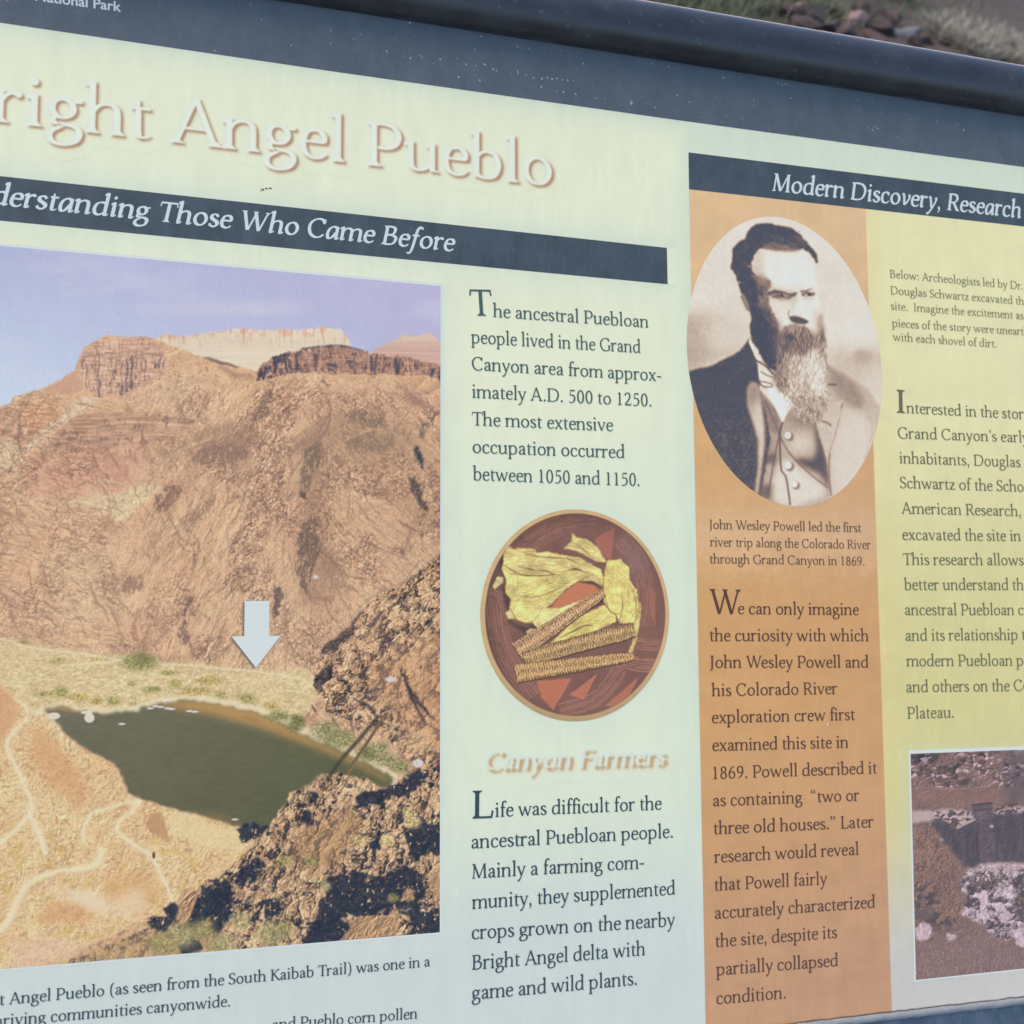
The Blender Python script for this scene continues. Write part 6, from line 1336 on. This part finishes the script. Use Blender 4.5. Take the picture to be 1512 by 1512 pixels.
def rock(px, py, sx, sy, sz, seed, mat, label, name='rock', rz=0):
    bm = bmesh.new(); bmesh.ops.create_icosphere(bm, subdivisions=4, radius=1)
    rs = np.random.RandomState(seed); pl = [(Vector(rs.randn(3)).normalized(), .42+.4*rs.rand()) for _ in range(13)]
    for v in bm.verts:
        p = v.co.copy()
        for nrm, dd in pl:
            e = p.dot(nrm)-dd
            if e > 0: p -= nrm*e
        k = float(fbm(np.array([p.x*2+seed]), np.array([p.y*2+p.z*1.7]), seed, 4)[0])-.5
        p *= 1+.16*k; v.co = Vector((p.x*sx, p.y*sy, p.z*sz))
    o = bm_obj(name, bm, mat, None, False); g = ground_at(px, py); o.location = (g.x, g.y, float(gh(g.x, g.y))+sz*.35); o.rotation_euler = (rs.rand()*.3, rs.rand()*.3, rz)
    return tag(o, label, 'rock', 'rocks heaped behind the sign')
R_PINK = plain('pink sandstone', (.24, .15, .135), .9, .3, 14); R_DARK = plain('dark red sandstone', (.05, .033, .031), .9, .4, 14); R_GREY = plain('grey stone', (.19, .185, .19), .9, .25, 14); R_RED = plain('red sandstone', (.11, .062, .055), .9, .35, 14)

RK = [
 (1266, 34, .115, .07, .062, 3, R_PINK, 'large pinkish block lying on top of the rock heap', .5), (1250, 47, .065, .05, .04, 5, R_RED, 'small red stone directly under the large pinkish block', 1),
 (1205, 36, .12, .08, .05, 7, R_DARK, 'long dark stone at the left of the pinkish block', .2), (1160, 28, .09, .07, .05, 9, R_DARK, 'dark stone at the left end of the heap', 2),
 (1303, 46, .085, .07, .06, 11, R_DARK, 'dark red stone between the pinkish block and the grey slab', .7), (1337, 52, .095, .045, .05, 13, R_GREY, 'pale grey slab leaning at the right of the heap', 2.5),
 (1366, 62, .08, .06, .03, 15, R_DARK, 'low dark stone to the right of the grey slab', .5), (1226, 22, .07, .05, .04, 17, R_DARK, 'small dark stone behind the pinkish block', .9),
 (1190, 48, .08, .07, .05, 19, R_DARK, 'dark stone half hidden by the frame rail, in front of the long stone', 1.4), (1288, 60, .09, .07, .045, 29, R_RED, 'reddish stone low in front of the dark red stone', .3),
 (1225, 52, .08, .06, .045, 31, R_DARK, 'blackish stone wedged under the small red stone', 1.9), (1318, 34, .06, .05, .05, 33, R_RED, 'upright reddish stone behind the grey slab', 1.1),
 (1140, 14, .06, .05, .03, 37, R_RED, 'reddish cobble in the grass at the far left of the heap', .2), (1180, 20, .055, .045, .04, 39, R_PINK, 'small pinkish cobble behind the long dark stone', .8), (1395, 66, .05, .04, .02, 41, R_DARK, 'small dark cobble at the edge of the dry grass', .8),
 (1122, 24, .06, .05, .04, 43, R_DARK, 'small blackish stone, added for gap shade, at the left end of the heap beside the reddish cobble', .4), (1270, 14, .07, .05, .045, 47, R_DARK, 'dark stone, added for gap shade, at the back of the heap directly behind the pinkish block', 1.7), (1176, 40, .06, .05, .04, 51, R_RED, 'small reddish stone between the two long dark stones', 2.1), (1350, 68, .07, .05, .035, 53, R_DARK, 'flat dark stone, added for gap shade, in front of the grey slab', .1), (1300, 26, .06, .045, .045, 57, R_DARK, 'dark upright stone, added for gap shade, touching the right side of the pinkish block', 1.3), (1240, 62, .07, .05, .04, 59, R_DARK, 'low dark stone, added for gap shade, nearest the frame rail below the pinkish block', .6)]  # dark stones of this row are added in place of black shaded gaps
for r in RK: rock(r[0], r[1], r[2], r[3], r[4], r[5], r[6], r[7], rz=r[8])
def grass(name, label, n, pxs, pys, h, cols, wind, seed, blade=.006, spread=.0, kind='stuff', centre=None):
    rs = np.random.RandomState(seed); V, F, K = [], [], []
    for i in range(n):
        if centre: g0_ = ground_at(*centre); a = rs.rand()*6.283; r = spread*math.sqrt(rs.rand()); gx_, gy_ = g0_.x+r*math.cos(a), g0_.y+r*math.sin(a)
        else:
            g = ground_at(pxs[0]+(pxs[1]-pxs[0])*rs.rand(), pys[0]+(pys[1]-pys[0])*rs.rand()); gx_, gy_ = g.x+.1*rs.randn(), g.y+.1*rs.randn()
            if rs.rand() < ss(.42, .62, fbm(np.array([gx_*2.2]), np.array([gy_*2.2]), seed, 3))[0]*.8: continue
        z = float(gh(gx_, gy_))-.01; L = h*(.5+.8*rs.rand()); a = rs.rand()*6.283; ln = wind*(.3+rs.rand()); w = blade*(.6+.8*rs.rand())
        dx, dy_ = math.cos(a), math.sin(a); b0 = len(V)
        for t, ww in ((0, 1), (.5, .8), (.85, .45), (1, .05)):
            o = ln*L*t*t; zz = z+L*(t-.35*ln*t*t); V += [(gx_+dx*o-dy_*w*ww/2, gy_+dy_*o+dx*w*ww/2, zz), (gx_+dx*o+dy_*w*ww/2, gy_+dy_*o-dx*w*ww/2, zz)]
        F += [(b0, b0+1, b0+3, b0+2), (b0+2, b0+3, b0+5, b0+4), (b0+4, b0+5, b0+7, b0+6)]
        c = np.array(cols[rs.randint(len(cols))])*(.7+.6*rs.rand()); K += [c]*8
    me = bpy.data.meshes.new(name); me.from_pydata(V, [], F)
    at = me.color_attributes.new('blade', 'FLOAT_COLOR', 'POINT'); at.data.foreach_set('color', np.concatenate([np.array(K), np.ones((len(K), 1))], 1).astype(np.float32).ravel())
    o = link(name, me, M_GRASS)
    return o
M_GRASS, nt_, b = new_mat('grass blades'); a_ = N(nt_, 'ShaderNodeVertexColor', layer_name='blade'); nt_.links.new(a_.outputs[0], b.inputs['Base Color']); b.inputs['Roughness'].default_value = .7
tag(grass('green_grass', '', 15000, (900, 1425), (-150, 34), .085, [(.075, .105, .035), (.10, .13, .05), (.14, .14, .085), (.05, .065, .03)], .8, 3, .005), 'short green grass growing behind the rock heap', 'grass', kind='stuff')
tag(grass('dry_grass', '', 1900, None, None, .12, [(.30, .27, .20), (.24, .21, .14), (.14, .12, .08), (.36, .33, .26)], 1.3, 5, .0045, .27, centre=(1448, 66)), 'pale dry straw tuft on bare soil to the right of the rocks', 'grass', kind='stuff')
